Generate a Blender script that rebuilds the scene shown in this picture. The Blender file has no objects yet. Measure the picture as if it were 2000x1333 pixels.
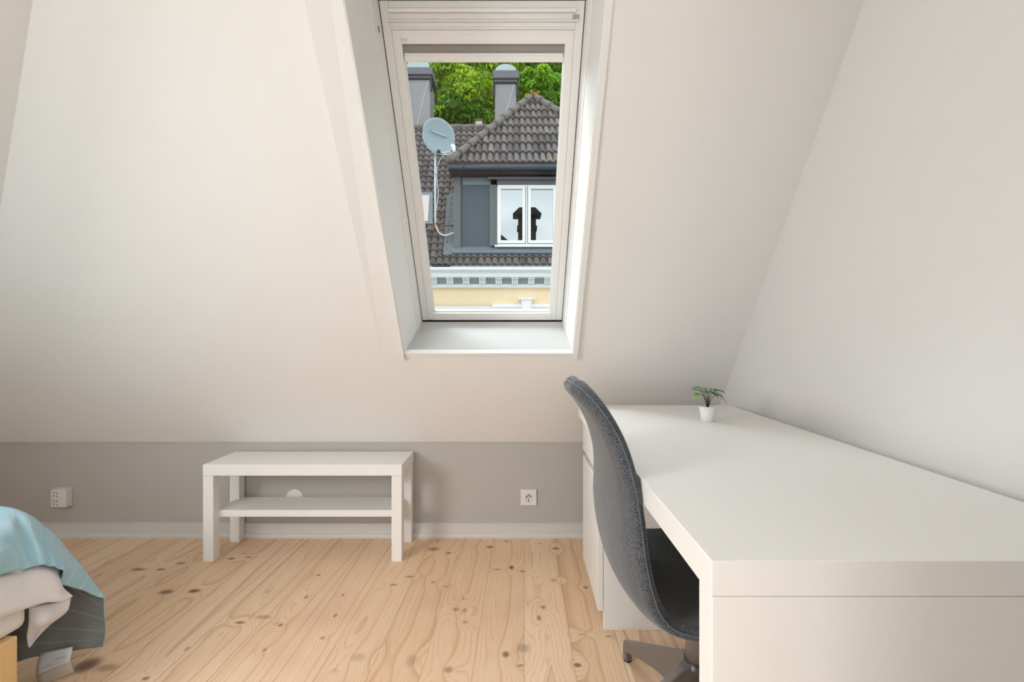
import bpy, bmesh, math, random
from mathutils import Vector, Matrix
random.seed(7)
SC = bpy.context.scene
COL = SC.collection
PI = math.pi

# ------------------------------------------------------------------ camera, light, exposure
F_PX, XV, YV, CH = 889.0, 1002.0, 662.0, 1.02       # focal (px of 2000), vanishing point, camera height
cd = bpy.data.cameras.new('camera'); cam = bpy.data.objects.new('camera', cd); COL.objects.link(cam)
cam.location = (0, 0, CH); cam.rotation_euler = (PI/2, 0, 0)
cd.sensor_width = 36; cd.lens = F_PX/2000*36; cd.shift_x = (1000-XV)/2000; cd.shift_y = -(666.5-YV)/2000
cd.clip_start = .02; cd.clip_end = 200
SC.camera = cam
SC.view_settings.view_transform = 'Standard'; SC.view_settings.look = 'None'
SC.view_settings.exposure = 0.13; SC.view_settings.gamma = 1; SC.view_settings.use_curve_mapping = False

def make_world():
    w = bpy.data.worlds.new('overcast_sky'); SC.world = w; w.use_nodes = True
    nt = w.node_tree; N = nt.nodes; L = nt.links; N.clear()
    out = N.new('ShaderNodeOutputWorld'); bg = N.new('ShaderNodeBackground')
    tc = N.new('ShaderNodeTexCoord'); mp = N.new('ShaderNodeMapping'); mp.inputs['Scale'].default_value = (1, 1, 2.2)
    no = N.new('ShaderNodeTexNoise'); no.inputs['Scale'].default_value = 3.2; no.inputs['Detail'].default_value = 5
    rp = N.new('ShaderNodeValToRGB'); e = rp.color_ramp.elements
    e[0].position = .36; e[0].color = (.62, .72, .80, 1); e[1].position = .62; e[1].color = (1, 1, 1, 1)
    L.new(tc.outputs['Generated'], mp.inputs[0]); L.new(mp.outputs[0], no.inputs[0]); L.new(no.outputs[0], rp.inputs[0])
    L.new(rp.outputs[0], bg.inputs[0]); bg.inputs[1].default_value = 1.8; L.new(bg.outputs[0], out.inputs[0])
make_world()

def area(name, loc, target, sx, sy, watts, color=(1, 1, 1)):
    l = bpy.data.lights.new(name, 'AREA'); l.shape = 'RECTANGLE'; l.size = sx; l.size_y = sy; l.energy = watts; l.color = color
    o = bpy.data.objects.new(name, l); COL.objects.link(o); o.location = loc
    o.rotation_euler = (Vector(target)-Vector(loc)).to_track_quat('-Z', 'Y').to_euler()
    return o
area('daylight_over_roof', (-1.7, 4.7, 5.5), (-.05, 1.8, 1.5), 4.2, 3.2, 205, (.93, .975, 1.03))
area('daylight_over_roof_side', (-3.2, 3.2, 4.6), (-.05, 1.7, 1.7), 2.4, 2.4, 265, (.93, .975, 1.03))
area('fill_light_back', (-.6, -2.44, 1.35), (-.6, 0, 1.25), 1.3, 1.2, 21, (.94, .975, 1.02))  # added fill from behind the camera, set in a made-up opening
area('fill_light_left', (-1.98, -.15, 1.44), (-.48, -.42, -.16), .95, .8, 42, (.955, .975, 1.0))  # added fill from the left, brightens right wall, desk and floor

# ------------------------------------------------------------------ materials
def nodes(name):
    m = bpy.data.materials.new(name); m.use_nodes = True
    nt = m.node_tree; b = nt.nodes['Principled BSDF']
    return m, nt, nt.nodes, nt.links, b

def mat(name, col, rough=.5, var=.04, scale=6, metal=0, bump=0, bscale=200, sheen=0, spec=.5, stretch=(1, 1, 1), coat=0):
    m, nt, N, L, b = nodes(name)
    tc = N.new('ShaderNodeTexCoord'); mp = N.new('ShaderNodeMapping'); mp.inputs['Scale'].default_value = stretch
    no = N.new('ShaderNodeTexNoise'); no.inputs['Scale'].default_value = scale; no.inputs['Detail'].default_value = 4
    mx = N.new('ShaderNodeMix'); mx.data_type = 'RGBA'
    c0 = tuple(c*(1-var) for c in col)+(1,); c1 = tuple(min(1, c*(1+var)) for c in col)+(1,)
    mx.inputs[6].default_value = c0; mx.inputs[7].default_value = c1
    L.new(tc.outputs['Object'], mp.inputs[0]); L.new(mp.outputs[0], no.inputs[0]); L.new(no.outputs[0], mx.inputs[0])
    L.new(mx.outputs[2], b.inputs['Base Color'])
    b.inputs['Roughness'].default_value = rough; b.inputs['Metallic'].default_value = metal
    b.inputs['Specular IOR Level'].default_value = spec; b.inputs['Sheen Weight'].default_value = sheen
    b.inputs['Coat Weight'].default_value = coat
    if bump:
        n2 = N.new('ShaderNodeTexNoise'); n2.inputs['Scale'].default_value = bscale; n2.inputs['Detail'].default_value = 3
        bp = N.new('ShaderNodeBump'); bp.inputs['Strength'].default_value = bump; bp.inputs['Distance'].default_value = .002
        L.new(tc.outputs['Object'], n2.inputs[0]); L.new(n2.outputs[0], bp.inputs['Height']); L.new(bp.outputs[0], b.inputs['Normal'])
    return m

M = {}
M['slope'] = mat('painted_slope_offwhite', (.85, .83, .80), .7, .012, 3, bump=.12, bscale=120)
M['wall'] = mat('painted_wall_greige', (.79, .77, .74), .75, .012, 3, bump=.15, bscale=150)
M['knee'] = mat('painted_knee_wall_grey', (.50, .475, .44), .75, .02, 3, bump=.2, bscale=150)
M['trimw'] = mat('window_trim_white', (.86, .845, .82), .6, .01, 5, spec=.3)
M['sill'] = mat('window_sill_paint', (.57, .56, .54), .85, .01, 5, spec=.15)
M['base'] = mat('baseboard_paint', (.68, .66, .625), .5, .015, 5)
M['lac'] = mat('white_lacquer', (.90, .885, .86), .40, .008, 5)
M['desk'] = mat('white_desk_foil', (.84, .825, .795), .38, .008, 5)
M['black'] = mat('dark_gap', (.03, .028, .025), .8, .1)
M['plastic'] = mat('outlet_plastic', (.80, .78, .73), .35, .01)
M['hole'] = mat('socket_recess', (.22, .21, .19), .5, .05)
M['blindgrey'] = mat('blind_fabric_grey', (.33, .31, .285), .8, .04, 60, stretch=(.1, 1, 1))
M['labelgrey'] = mat('small_grey_marking', (.42, .42, .38), .6)
M['labelpale'] = mat('small_pale_marking', (.72, .71, .67), .6)
M['metal_dark'] = mat('dark_powder_coat', (.035, .033, .03), .32, .1, 20, spec=.5)
M['metal_taupe'] = mat('taupe_powder_coat', (.16, .135, .12), .35, .05, 20)
M['pot'] = mat('pot_white', (.82, .81, .76), .35, .01)
M['soil'] = mat('pot_soil', (.05, .035, .025), .9, .3, 100)
M['stem'] = mat('plant_stem', (.06, .055, .035), .6, .2, 50)
M['sheet'] = mat('white_sheet', (.80, .80, .82), .8, .02, 8, bump=.15, bscale=300)
M['mattress'] = mat('white_mattress', (.80, .80, .78), .8, .02, 8, bump=.3, bscale=400)
M['pinewood'] = mat('bed_pine', (.82, .56, .27), .5, .10, 18, stretch=(6, 6, .6))
M['tagw'] = mat('care_tag_white', (.80, .82, .86), .7, .02)
M['tagb'] = mat('care_tag_beige', (.62, .55, .46), .7, .02)
M['ink'] = mat('tag_ink', (.45, .47, .50), .7, .02)
# exterior
M['zinc'] = mat('zinc_sheet', (.20, .25, .285), .45, .10, 8, metal=.2)
M['zincd'] = mat('dark_zinc_panel', (.075, .10, .12), .5, .08, 2)
M['gutter'] = mat('dark_gutter', (.045, .06, .08), .35, .10, 8)
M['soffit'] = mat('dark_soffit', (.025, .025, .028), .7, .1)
M['boardgrey'] = mat('grey_painted_board', (.14, .145, .15), .6, .12, 12, stretch=(8, 1, .5))
M['chim'] = mat('chimney_sheet_metal', (.27, .265, .27), .5, .06, 3)
M['chimcap'] = mat('chimney_cap_metal', (.13, .135, .155), .45, .08, 5)
M['dome'] = mat('galvanised_dome', (.34, .42, .43), .25, .08, 5, metal=.7)
M['yellow'] = mat('yellow_render', (.95, .76, .50), .85, .02, 3)
M['stucco'] = mat('white_stucco', (.80, .83, .84), .7, .03, 6)
M['stuccog'] = mat('grey_stucco', (.48, .52, .55), .7, .03, 6)
M['winwhite'] = mat('exterior_window_white', (.92, .92, .92), .4, .01)
M['dish'] = mat('dish_grey_blue', (.25, .33, .365), .5, .05, 3)
M['dishmark'] = mat('dish_pale_mark', (.36, .45, .48), .5, .03)
M['mast'] = mat('galvanised_white_mast', (.66, .70, .71), .5, .10, 20)
M['rust'] = mat('rusty_bracket', (.14, .08, .05), .7, .3, 30)
M['moss'] = mat('orange_lichen', (.42, .22, .03), .9, .4, 20)
M['plaster'] = mat('weathered_plaster', (.62, .56, .52), .8, .15, 10)
M['brick'] = mat('dark_chimney_brick', (.05, .042, .04), .8, .3, 10)
M['street'] = mat('pale_paving', (.42, .42, .40), .9, .1, 4)
M['hill'] = mat('hillside_undergrowth', (.02, .045, .008), .95, .5, 1.5)
M['bark'] = mat('bark', (.07, .05, .035), .9, .3, 10)
M['_'] = None; del M['_']
M['pinkpane'] = mat('pale_roof_pane', (.75, .62, .58), .2, .1, .7)

def glass_mat(name, ior=1.5, tint=(.97, .99, .985)):
    m, nt, N, L, b = nodes(name); N.remove(b)
    out = N['Material Output']; tr = N.new('ShaderNodeBsdfTransparent'); tr.inputs[0].default_value = (*tint, 1)
    gl = N.new('ShaderNodeBsdfGlossy'); gl.inputs['Roughness'].default_value = .0
    fr = N.new('ShaderNodeFresnel'); fr.inputs[0].default_value = ior
    mx = N.new('ShaderNodeMixShader'); L.new(fr.outputs[0], mx.inputs[0]); L.new(tr.outputs[0], mx.inputs[1]); L.new(gl.outputs[0], mx.inputs[2])
    L.new(mx.outputs[0], out.inputs[0]); return m
M['glass'] = glass_mat('clear_glass', 1.22)

def mirror_mat(name, col):
    m, nt, N, L, b = nodes(name)
    no = N.new('ShaderNodeTexNoise'); no.inputs['Scale'].default_value = 1.2
    rp = N.new('ShaderNodeMapRange'); rp.inputs[3].default_value = .0; rp.inputs[4].default_value = .01
    L.new(no.outputs[0], rp.inputs[0]); L.new(rp.outputs[0], b.inputs['Roughness'])
    b.inputs['Metallic'].default_value = 1; b.inputs['Base Color'].default_value = (*col, 1); return m
M['reflpane'] = mirror_mat('reflecting_pane', (.44, .47, .485))

def fabric_mat():
    m, nt, N, L, b = nodes('melange_grey_fabric')
    tc = N.new('ShaderNodeTexCoord')
    n1 = N.new('ShaderNodeTexNoise'); n1.inputs['Scale'].default_value = 560; n1.inputs['Detail'].default_value = 2; n1.inputs['Roughness'].default_value = .6
    n2 = N.new('ShaderNodeTexNoise'); n2.inputs['Scale'].default_value = 9
    rp = N.new('ShaderNodeValToRGB'); e = rp.color_ramp.elements
    e[0].position = .36; e[0].color = (.020, .023, .028, 1); e[1].position = .70; e[1].color = (.24, .25, .27, 1)
    k = rp.color_ramp.elements.new(.52); k.color = (.11, .118, .13, 1)
    mx = N.new('ShaderNodeMix'); mx.data_type = 'RGBA'; mx.blend_type = 'MULTIPLY'; mx.inputs[0].default_value = .35
    L.new(tc.outputs['Object'], n1.inputs[0]); L.new(tc.outputs['Object'], n2.inputs[0]); L.new(n1.outputs[0], rp.inputs[0])
    L.new(rp.outputs[0], mx.inputs[6]); L.new(n2.outputs[0], mx.inputs[7]); L.new(mx.outputs[2], b.inputs['Base Color'])
    bp = N.new('ShaderNodeBump'); bp.inputs['Strength'].default_value = .5; bp.inputs['Distance'].default_value = .0015
    L.new(n1.outputs[0], bp.inputs['Height']); L.new(bp.outputs[0], b.inputs['Normal'])
    b.inputs['Roughness'].default_value = .95; b.inputs['Sheen Weight'].default_value = .35; b.inputs['Sheen Roughness'].default_value = .45
    b.inputs['Specular IOR Level'].default_value = .15
    return m
M['fabric'] = fabric_mat()

def blanket_mat(name, base, dark, line):
    m, nt, N, L, b = nodes(name)
    uv = N.new('ShaderNodeUVMap'); uv.uv_map = 'UVMap'
    sp = N.new('ShaderNodeSeparateXYZ'); L.new(uv.outputs[0], sp.inputs[0])
    def stripes(freq, width, off):
        a = N.new('ShaderNodeMath'); a.operation = 'MULTIPLY_ADD'; a.inputs[1].default_value = freq; a.inputs[2].default_value = off
        L.new(sp.outputs[0], a.inputs[0])
        f = N.new('ShaderNodeMath'); f.operation = 'FRACT'; L.new(a.outputs[0], f.inputs[0])
        g = N.new('ShaderNodeMath'); g.operation = 'LESS_THAN'; g.inputs[1].default_value = width; L.new(f.outputs[0], g.inputs[0]); return g
    s1 = stripes(13.0, .05, .3)
    n = N.new('ShaderNodeTexNoise'); n.inputs['Scale'].default_value = 350; n.inputs['Detail'].default_value = 3
    n3 = N.new('ShaderNodeTexNoise'); n3.inputs['Scale'].default_value = 14
    tc = N.new('ShaderNodeTexCoord'); L.new(tc.outputs['Object'], n.inputs[0]); L.new(tc.outputs['Object'], n3.inputs[0])
    mx = N.new('ShaderNodeMix'); mx.data_type = 'RGBA'; mx.inputs[6].default_value = (*dark, 1); mx.inputs[7].default_value = (*base, 1)
    av = N.new('ShaderNodeMath'); av.operation = 'MULTIPLY_ADD'; av.inputs[1].default_value = .6; L.new(n.outputs[0], av.inputs[0]); L.new(n3.outputs[0], av.inputs[2])
    cl = N.new('ShaderNodeMath'); cl.operation = 'SUBTRACT'; cl.inputs[1].default_value = .25; cl.use_clamp = True; L.new(av.outputs[0], cl.inputs[0]); L.new(cl.outputs[0], mx.inputs[0])
    # stitched dashes
    da = N.new('ShaderNodeMath'); da.operation = 'MULTIPLY'; da.inputs[1].default_value = 60; L.new(sp.outputs[1], da.inputs[0])
    df = N.new('ShaderNodeMath'); df.operation = 'FRACT'; L.new(da.outputs[0], df.inputs[0])
    dg = N.new('ShaderNodeMath'); dg.operation = 'LESS_THAN'; dg.inputs[1].default_value = .6; L.new(df.outputs[0], dg.inputs[0])
    mm = N.new('ShaderNodeMath'); mm.operation = 'MULTIPLY'; L.new(s1.outputs[0], mm.inputs[0]); L.new(dg.outputs[0], mm.inputs[1])
    m2 = N.new('ShaderNodeMix'); m2.data_type = 'RGBA'; m2.inputs[7].default_value = (*line, 1)
    L.new(mm.outputs[0], m2.inputs[0]); L.new(mx.outputs[2], m2.inputs[6]); L.new(m2.outputs[2], b.inputs['Base Color'])
    bp = N.new('ShaderNodeBump'); bp.inputs['Strength'].default_value = .35; bp.inputs['Distance'].default_value = .002
    L.new(n.outputs[0], bp.inputs['Height']); L.new(bp.outputs[0], b.inputs['Normal'])
    b.inputs['Roughness'].default_value = .9; b.inputs['Sheen Weight'].default_value = .3; b.inputs['Specular IOR Level'].default_value = .2
    return m
M['blue'] = blanket_mat('blue_linen', (.42, .66, .75), (.32, .55, .65), (.72, .88, .92))
M['grey'] = blanket_mat('grey_linen', (.26, .29, .30), (.16, .18, .185), (.38, .44, .46))

def tile_mat():
    m, nt, N, L, b = nodes('concrete_roof_tile')
    at = N.new('ShaderNodeAttribute'); at.attribute_name = 'tile_tone'
    rp = N.new('ShaderNodeValToRGB'); e = rp.color_ramp.elements
    e[0].position = 0; e[0].color = (.10, .088, .084, 1); e[1].position = 1; e[1].color = (.25, .195, .165, 1)
    k = rp.color_ramp.elements.new(.45); k.color = (.165, .145, .14, 1); k2 = rp.color_ramp.elements.new(.85); k2.color = (.20, .175, .165, 1)
    tc = N.new('ShaderNodeTexCoord'); no = N.new('ShaderNodeTexNoise'); no.inputs['Scale'].default_value = 25; L.new(tc.outputs['Object'], no.inputs[0])
    mx = N.new('ShaderNodeMix'); mx.data_type = 'RGBA'; mx.blend_type = 'OVERLAY'; mx.inputs[0].default_value = .35
    L.new(at.outputs['Fac'], rp.inputs[0]); L.new(rp.outputs[0], mx.inputs[6]); L.new(no.outputs[0], mx.inputs[7]); L.new(mx.outputs[2], b.inputs['Base Color'])
    b.inputs['Roughness'].default_value = .75; return m
M['tile'] = tile_mat()

def leaf_mat(name, c_dark, c_mid, c_light, rough=.5, trans=.25):
    m, nt, N, L, b = nodes(name)
    at = N.new('ShaderNodeAttribute'); at.attribute_name = 'tile_tone'
    rp = N.new('ShaderNodeValToRGB'); e = rp.color_ramp.elements
    e[0].position = 0; e[0].color = (*c_dark, 1); e[1].position = 1; e[1].color = (*c_light, 1); k = rp.color_ramp.elements.new(.5); k.color = (*c_mid, 1)
    L.new(at.outputs['Fac'], rp.inputs[0]); L.new(rp.outputs[0], b.inputs['Base Color']); b.inputs['Roughness'].default_value = rough
    t = N.new('ShaderNodeBsdfTranslucent'); L.new(rp.outputs[0], t.inputs[0])
    ms = N.new('ShaderNodeMixShader'); ms.inputs[0].default_value = trans
    L.new(b.outputs[0], ms.inputs[1]); L.new(t.outputs[0], ms.inputs[2]); L.new(ms.outputs[0], N['Material Output'].inputs[0]); return m
M['leaf_a'] = leaf_mat('leaf_bright', (.05, .15, .002), (.30, .52, .004), (.72, .88, .02), trans=.35)
M['leaf_b'] = leaf_mat('leaf_deep', (.015, .07, .002), (.10, .30, .004), (.34, .60, .01), trans=.35)
M['leaf_c'] = leaf_mat('leaf_fresh', (.04, .16, .004), (.26, .56, .008), (.62, .92, .03), trans=.35)

# ------------------------------------------------------------------ geometry helpers
def setk(o, label=None, cat=None, group=None, kind=None):
    if label: o['label'] = label
    if cat: o['category'] = cat
    if group: o['group'] = group
    if kind: o['kind'] = kind
    return o

def obj(name, bm, mats, parent=None, smooth=False, loc=None):
    me = bpy.data.meshes.new(name)
    bmesh.ops.recalc_face_normals(bm, faces=bm.faces[:])
    bm.to_mesh(me); bm.free()
    for mm in (mats if isinstance(mats, (list, tuple)) else [mats]): me.materials.append(mm)
    if smooth: me.polygons.foreach_set('use_smooth', [True]*len(me.polygons))
    o = bpy.data.objects.new(name, me); COL.objects.link(o)
    if parent is not None: o.parent = parent
    if loc: o.location = loc
    return o

def empty(name, loc, rz=0, label=None, cat=None, group=None, kind=None):
    o = bpy.data.objects.new(name, None); COL.objects.link(o); o.location = loc; o.rotation_euler = (0, 0, rz)
    o.empty_display_size = .1
    return setk(o, label, cat, group, kind)

def bevelm(o, w=.002, seg=2):
    b = o.modifiers.new('bevel', 'BEVEL'); b.width = w; b.segments = seg; b.limit_method = 'ANGLE'; b.angle_limit = math.radians(40)
    return o

def box(bm, x0, x1, y0, y1, z0, z1, mi=0):
    v = [bm.verts.new(p) for p in ((x0, y0, z0), (x1, y0, z0), (x1, y1, z0), (x0, y1, z0), (x0, y0, z1), (x1, y0, z1), (x1, y1, z1), (x0, y1, z1))]
    for q in ((0, 3, 2, 1), (4, 5, 6, 7), (0, 1, 5, 4), (1, 2, 6, 5), (2, 3, 7, 6), (3, 0, 4, 7)):
        f = bm.faces.new([v[i] for i in q]); f.material_index = mi
    return v

def bxo(name, x0, x1, y0, y1, z0, z1, m, parent=None, bev=.0015):
    bm = bmesh.new(); box(bm, x0, x1, y0, y1, z0, z1); o = obj(name, bm, m, parent)
    if bev: bevelm(o, bev)
    return o

def hexa(bm, pts, mi=0):
    v = [bm.verts.new(p) for p in pts]
    for q in ((0, 3, 2, 1), (4, 5, 6, 7), (0, 1, 5, 4), (1, 2, 6, 5), (2, 3, 7, 6), (3, 0, 4, 7)):
        f = bm.faces.new([v[i] for i in q]); f.material_index = mi
    return v

def prism(bm, poly, axis_vec):
    a = [bm.verts.new(p) for p in poly]; b = [bm.verts.new(Vector(p)+Vector(axis_vec)) for p in poly]
    bm.faces.new(a); bm.faces.new(b[::-1]); n = len(a)
    for i in range(n): bm.faces.new((a[i], b[i], b[(i+1) % n], a[(i+1) % n]))

def tube(bm, pts, r, n=10, caps=True):
    pts = [Vector(p) for p in pts]; rings = []
    rr = r if isinstance(r, (list, tuple)) else [r]*len(pts)
    for i, p in enumerate(pts):
        t = (pts[min(i+1, len(pts)-1)]-pts[max(i-1, 0)]).normalized()
        up = Vector((0, 0, 1)) if abs(t.z) < .95 else Vector((1, 0, 0))
        a = t.cross(up).normalized(); b = t.cross(a)
        rings.append([bm.verts.new(p+(a*math.cos(2*PI*k/n)+b*math.sin(2*PI*k/n))*rr[i]) for k in range(n)])
    for i in range(len(rings)-1):
        for k in range(n): bm.faces.new((rings[i][k], rings[i][(k+1) % n], rings[i+1][(k+1) % n], rings[i+1][k]))
    if caps: bm.faces.new(rings[0][::-1]); bm.faces.new(rings[-1])

def lathe(bm, prof, n=32, c=(0, 0, 0), close=False):
    rings = []
    for r, z in prof:
        if r < 1e-6: rings.append([bm.verts.new((c[0], c[1], c[2]+z))])
        else: rings.append([bm.verts.new((c[0]+r*math.cos(2*PI*k/n), c[1]+r*math.sin(2*PI*k/n), c[2]+z)) for k in range(n)])
    for i in range(len(rings)-1):
        a, b = rings[i], rings[i+1]
        for k in range(n):
            k2 = (k+1) % n
            if len(a) == 1 and len(b) == 1: continue
            if len(a) == 1: bm.faces.new((a[0], b[k2], b[k]))
            elif len(b) == 1: bm.faces.new((a[k], a[k2], b[0]))
            else: bm.faces.new((a[k], a[k2], b[k2], b[k]))

def P(px, py, d):                                            # a point of the place: depth d in front of the camera
    return Vector(((px-XV)*d/F_PX, d, CH-(py-YV)*d/F_PX))
def X_(px, d): return (px-XV)*d/F_PX
def Z_(py, d): return CH-(py-YV)*d/F_PX

def grid_surface(rows, nu, nv):
    """Catmull-Rom grid through control rows (rows[j][i]); returns list of rows of points."""
    def cr(p0, p1, p2, p3, t):
        return .5*((2*p1)+(-p0+p2)*t+(2*p0-5*p1+4*p2-p3)*t*t+(-p0+3*p1-3*p2+p3)*t**3)
    def sample(pts, n):                                     # centripetal, so uneven spacing does not overshoot
        m = len(pts)-1; out = []
        for k in range(n+1):
            s = k/n*m; i = min(int(s), m-1); t = s-i
            p1, p2 = pts[i], pts[i+1]
            p0 = pts[i-1] if i > 0 else 2*p1-p2
            p3 = pts[i+2] if i+2 <= m else 2*p2-p1
            d0 = max((p1-p0).length, 1e-5)**.5; d1 = max((p2-p1).length, 1e-5)**.5; d2 = max((p3-p2).length, 1e-5)**.5
            t0, t1 = 0, d0; t2 = t1+d1; t3 = t2+d2; u = t1+t*d1
            a1 = p0*((t1-u)/(t1-t0))+p1*((u-t0)/(t1-t0)); a2 = p1*((t2-u)/(t2-t1))+p2*((u-t1)/(t2-t1)); a3 = p2*((t3-u)/(t3-t2))+p3*((u-t2)/(t3-t2))
            b1 = a1*((t2-u)/(t2-t0))+a2*((u-t0)/(t2-t0)); b2 = a2*((t3-u)/(t3-t1))+a3*((u-t1)/(t3-t1))
            out.append(b1*((t2-u)/(t2-t1))+b2*((u-t1)/(t2-t1)))
        return out
    R = [sample([Vector(p) for p in r], nu) for r in rows]
    cols = [sample([R[j][i] for j in range(len(R))], nv) for i in range(nu+1)]
    return [[cols[i][j] for i in range(nu+1)] for j in range(nv+1)]

def grid_bm(G, uv=True, jitter=0):
    bm = bmesh.new(); ul = bm.loops.layers.uv.new('UVMap')
    V = [[bm.verts.new(p) for p in r] for r in G]; nj = len(G)-1; ni = len(G[0])-1
    for j in range(nj):
        for i in range(ni):
            f = bm.faces.new((V[j][i], V[j][i+1], V[j+1][i+1], V[j+1][i]))
            for l, (a, b) in zip(f.loops, ((i, j), (i+1, j), (i+1, j+1), (i, j+1))): l[ul].uv = (a/ni, b/nj)
    return bm

# ------------------------------------------------------------------ room shell
D_B, D_K, ZK = 2.331, 2.345, .500          # baseboard front, knee wall, knee wall height
T = 1.42; A = math.atan(T)
O = Vector((0, D_B, .501)); VU = Vector((0, -math.cos(A), math.sin(A))); NO = Vector((0, math.sin(A), math.cos(A)))   # up the slope, outwards
def S(x, v, n=0.0): return Vector((x, 0, 0))+O+VU*v+NO*n
XR, YB, ZC = .995, -2.4, 2.5
def XL(z): return -1.350-(1.99-z)*.983
OX0, OX1, OV0, OV1 = -.480, .264, .558, 2.16               # skylight opening in the slope
VT = (ZC-.501)/math.sin(A)                                  # slope meets the flat ceiling

def floor_material():
    m, nt, N, L, b = nodes('pine_floorboards')
    def mth(op, a, bb=None, c=None, clamp=False):
        n = N.new('ShaderNodeMath'); n.operation = op; n.use_clamp = clamp
        for i, v in enumerate((a, bb, c)):
            if v is None: continue
            if isinstance(v, (int, float)): n.inputs[i].default_value = v
            else: L.new(v, n.inputs[i])
        return n.outputs[0]
    tc = N.new('ShaderNodeTexCoord'); sp = N.new('ShaderNodeSeparateXYZ'); L.new(tc.outputs['Object'], sp.inputs[0])
    x, y = sp.outputs[0], sp.outputs[1]; W = .157
    pk = mth('DIVIDE', x, W); pid = mth('FLOOR', pk); pu = mth('FRACT', pk)
    wn = N.new('ShaderNodeTexWhiteNoise'); wn.noise_dimensions = '1D'; L.new(pid, wn.inputs['W']); rnd = wn.outputs['Value']
    # knots: centre (x, y) in floor coordinates, half width, half length
    knots = KNOTS
    dist_min = None; warp = None; core = None
    for (kx, ky, rx, ry, s) in knots:
        dx = mth('MULTIPLY', mth('SUBTRACT', x, kx), 1/rx); dy = mth('MULTIPLY', mth('SUBTRACT', y, ky), 1/ry)
        d2 = mth('MULTIPLY_ADD', dx, dx, mth('MULTIPLY', dy, dy))
        # core: dark ellipse; warp: wider bump that bends the rings
        c = mth('MULTIPLY', mth('EXPONENT', mth('MULTIPLY', mth('MULTIPLY', d2, d2), -.8)), s)
        core = c if core is None else mth('MAXIMUM', core, c)
        w = mth('EXPONENT', mth('MULTIPLY', d2, -.07))
        warp = w if warp is None else mth('ADD', warp, w)
    # stretched low noise whose contour lines are the growth rings
    cx = N.new('ShaderNodeCombineXYZ'); L.new(mth('MULTIPLY', x, 6.0), cx.inputs[0]); L.new(mth('MULTIPLY', y, .38), cx.inputs[1]); L.new(mth('MULTIPLY', rnd, 37.0), cx.inputs[2])
    n1 = N.new('ShaderNodeTexNoise'); n1.inputs['Scale'].default_value = 1; n1.inputs['Detail'].default_value = 1.5; n1.inputs['Roughness'].default_value = .35
    L.new(cx.outputs[0], n1.inputs[0])
    cy = N.new('ShaderNodeCombineXYZ'); L.new(mth('MULTIPLY', x, 60), cy.inputs[0]); L.new(mth('MULTIPLY', y, 5), cy.inputs[1]); L.new(mth('MULTIPLY', rnd, 11.0), cy.inputs[2])
    n2 = N.new('ShaderNodeTexNoise'); n2.inputs['Scale'].default_value = 1; n2.inputs['Detail'].default_value = 4; L.new(cy.outputs[0], n2.inputs[0])
    h = mth('ADD', mth('ADD', mth('MULTIPLY', n1.outputs[0], .62), mth('MULTIPLY', mth('ABSOLUTE', mth('SUBTRACT', pu, mth('MULTIPLY_ADD', rnd, .5, .25))), .30)), mth('MULTIPLY', warp, .07))
    h = mth('ADD', h, mth('MULTIPLY', n2.outputs[0], .012))
    ph = mth('FRACT', mth('MULTIPLY', h, 34.0))
    ring = mth('POWER', ph, 5.0)                                       # soft rise, sharp fall: late wood line
    flame = mth('MULTIPLY', mth('POWER', mth('FRACT', mth('MULTIPLY', h, 5.0)), 9.0), .6)
    fine = mth('MULTIPLY', mth('SUBTRACT', n2.outputs[0], .5), .35)
    # how much grain shows, large patches
    n3 = N.new('ShaderNodeTexNoise'); n3.inputs['Scale'].default_value = 2.2; n3.inputs['Detail'].default_value = 2; L.new(tc.outputs['Object'], n3.inputs[0])
    amt = mth('MAXIMUM', mth('MULTIPLY', ring, mth('MULTIPLY_ADD', n3.outputs[0], .8, .0)), flame)
    base = N.new('ShaderNodeMix'); base.data_type = 'RGBA'; base.inputs[6].default_value = (.84, .585, .375, 1); base.inputs[7].default_value = (.94, .71, .505, 1); L.new(rnd, base.inputs[0])
    g = N.new('ShaderNodeMix'); g.data_type = 'RGBA'; g.inputs[7].default_value = (.52, .25, .09, 1); L.new(mth('ADD', amt, fine, clamp=True), g.inputs[0]); L.new(base.outputs[2], g.inputs[6])
    # pinkish patches
    pk2 = N.new('ShaderNodeMix'); pk2.data_type = 'RGBA'; pk2.inputs[7].default_value = (.70, .40, .27, 1); L.new(mth('MULTIPLY', mth('SUBTRACT', n3.outputs[0], .52, clamp=True), 2.0, clamp=True), pk2.inputs[0]); L.new(g.outputs[2], pk2.inputs[6])
    # random small streaks (resin pockets)
    vx = N.new('ShaderNodeCombineXYZ'); L.new(mth('MULTIPLY', x, 13), vx.inputs[0]); L.new(mth('MULTIPLY', y, 3.2), vx.inputs[1]); L.new(rnd, vx.inputs[2])
    vo = N.new('ShaderNodeTexVoronoi'); vo.inputs['Scale'].default_value = 1; L.new(vx.outputs[0], vo.inputs['Vector'])
    st = mth('MULTIPLY', mth('SUBTRACT', .10, vo.outputs['Distance'], clamp=True), 5.0, clamp=True)
    kn = N.new('ShaderNodeMix'); kn.data_type = 'RGBA'; kn.inputs[7].default_value = (.22, .125, .08, 1)
    L.new(mth('MAXIMUM', core, st), kn.inputs[0]); L.new(pk2.outputs[2], kn.inputs[6])
    seam = mth('ADD', mth('LESS_THAN', pu, .008), mth('GREATER_THAN', pu, .995))
    se = N.new('ShaderNodeMix'); se.data_type = 'RGBA'; se.inputs[7].default_value = (.25, .14, .08, 1); L.new(mth('MULTIPLY', seam, mth('MULTIPLY_ADD', rnd, .5, .35)), se.inputs[0]); L.new(kn.outputs[2], se.inputs[6])
    L.new(se.outputs[2], b.inputs['Base Color'])
    b.inputs['Roughness'].default_value = .5; b.inputs['Specular IOR Level'].default_value = .35
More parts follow.
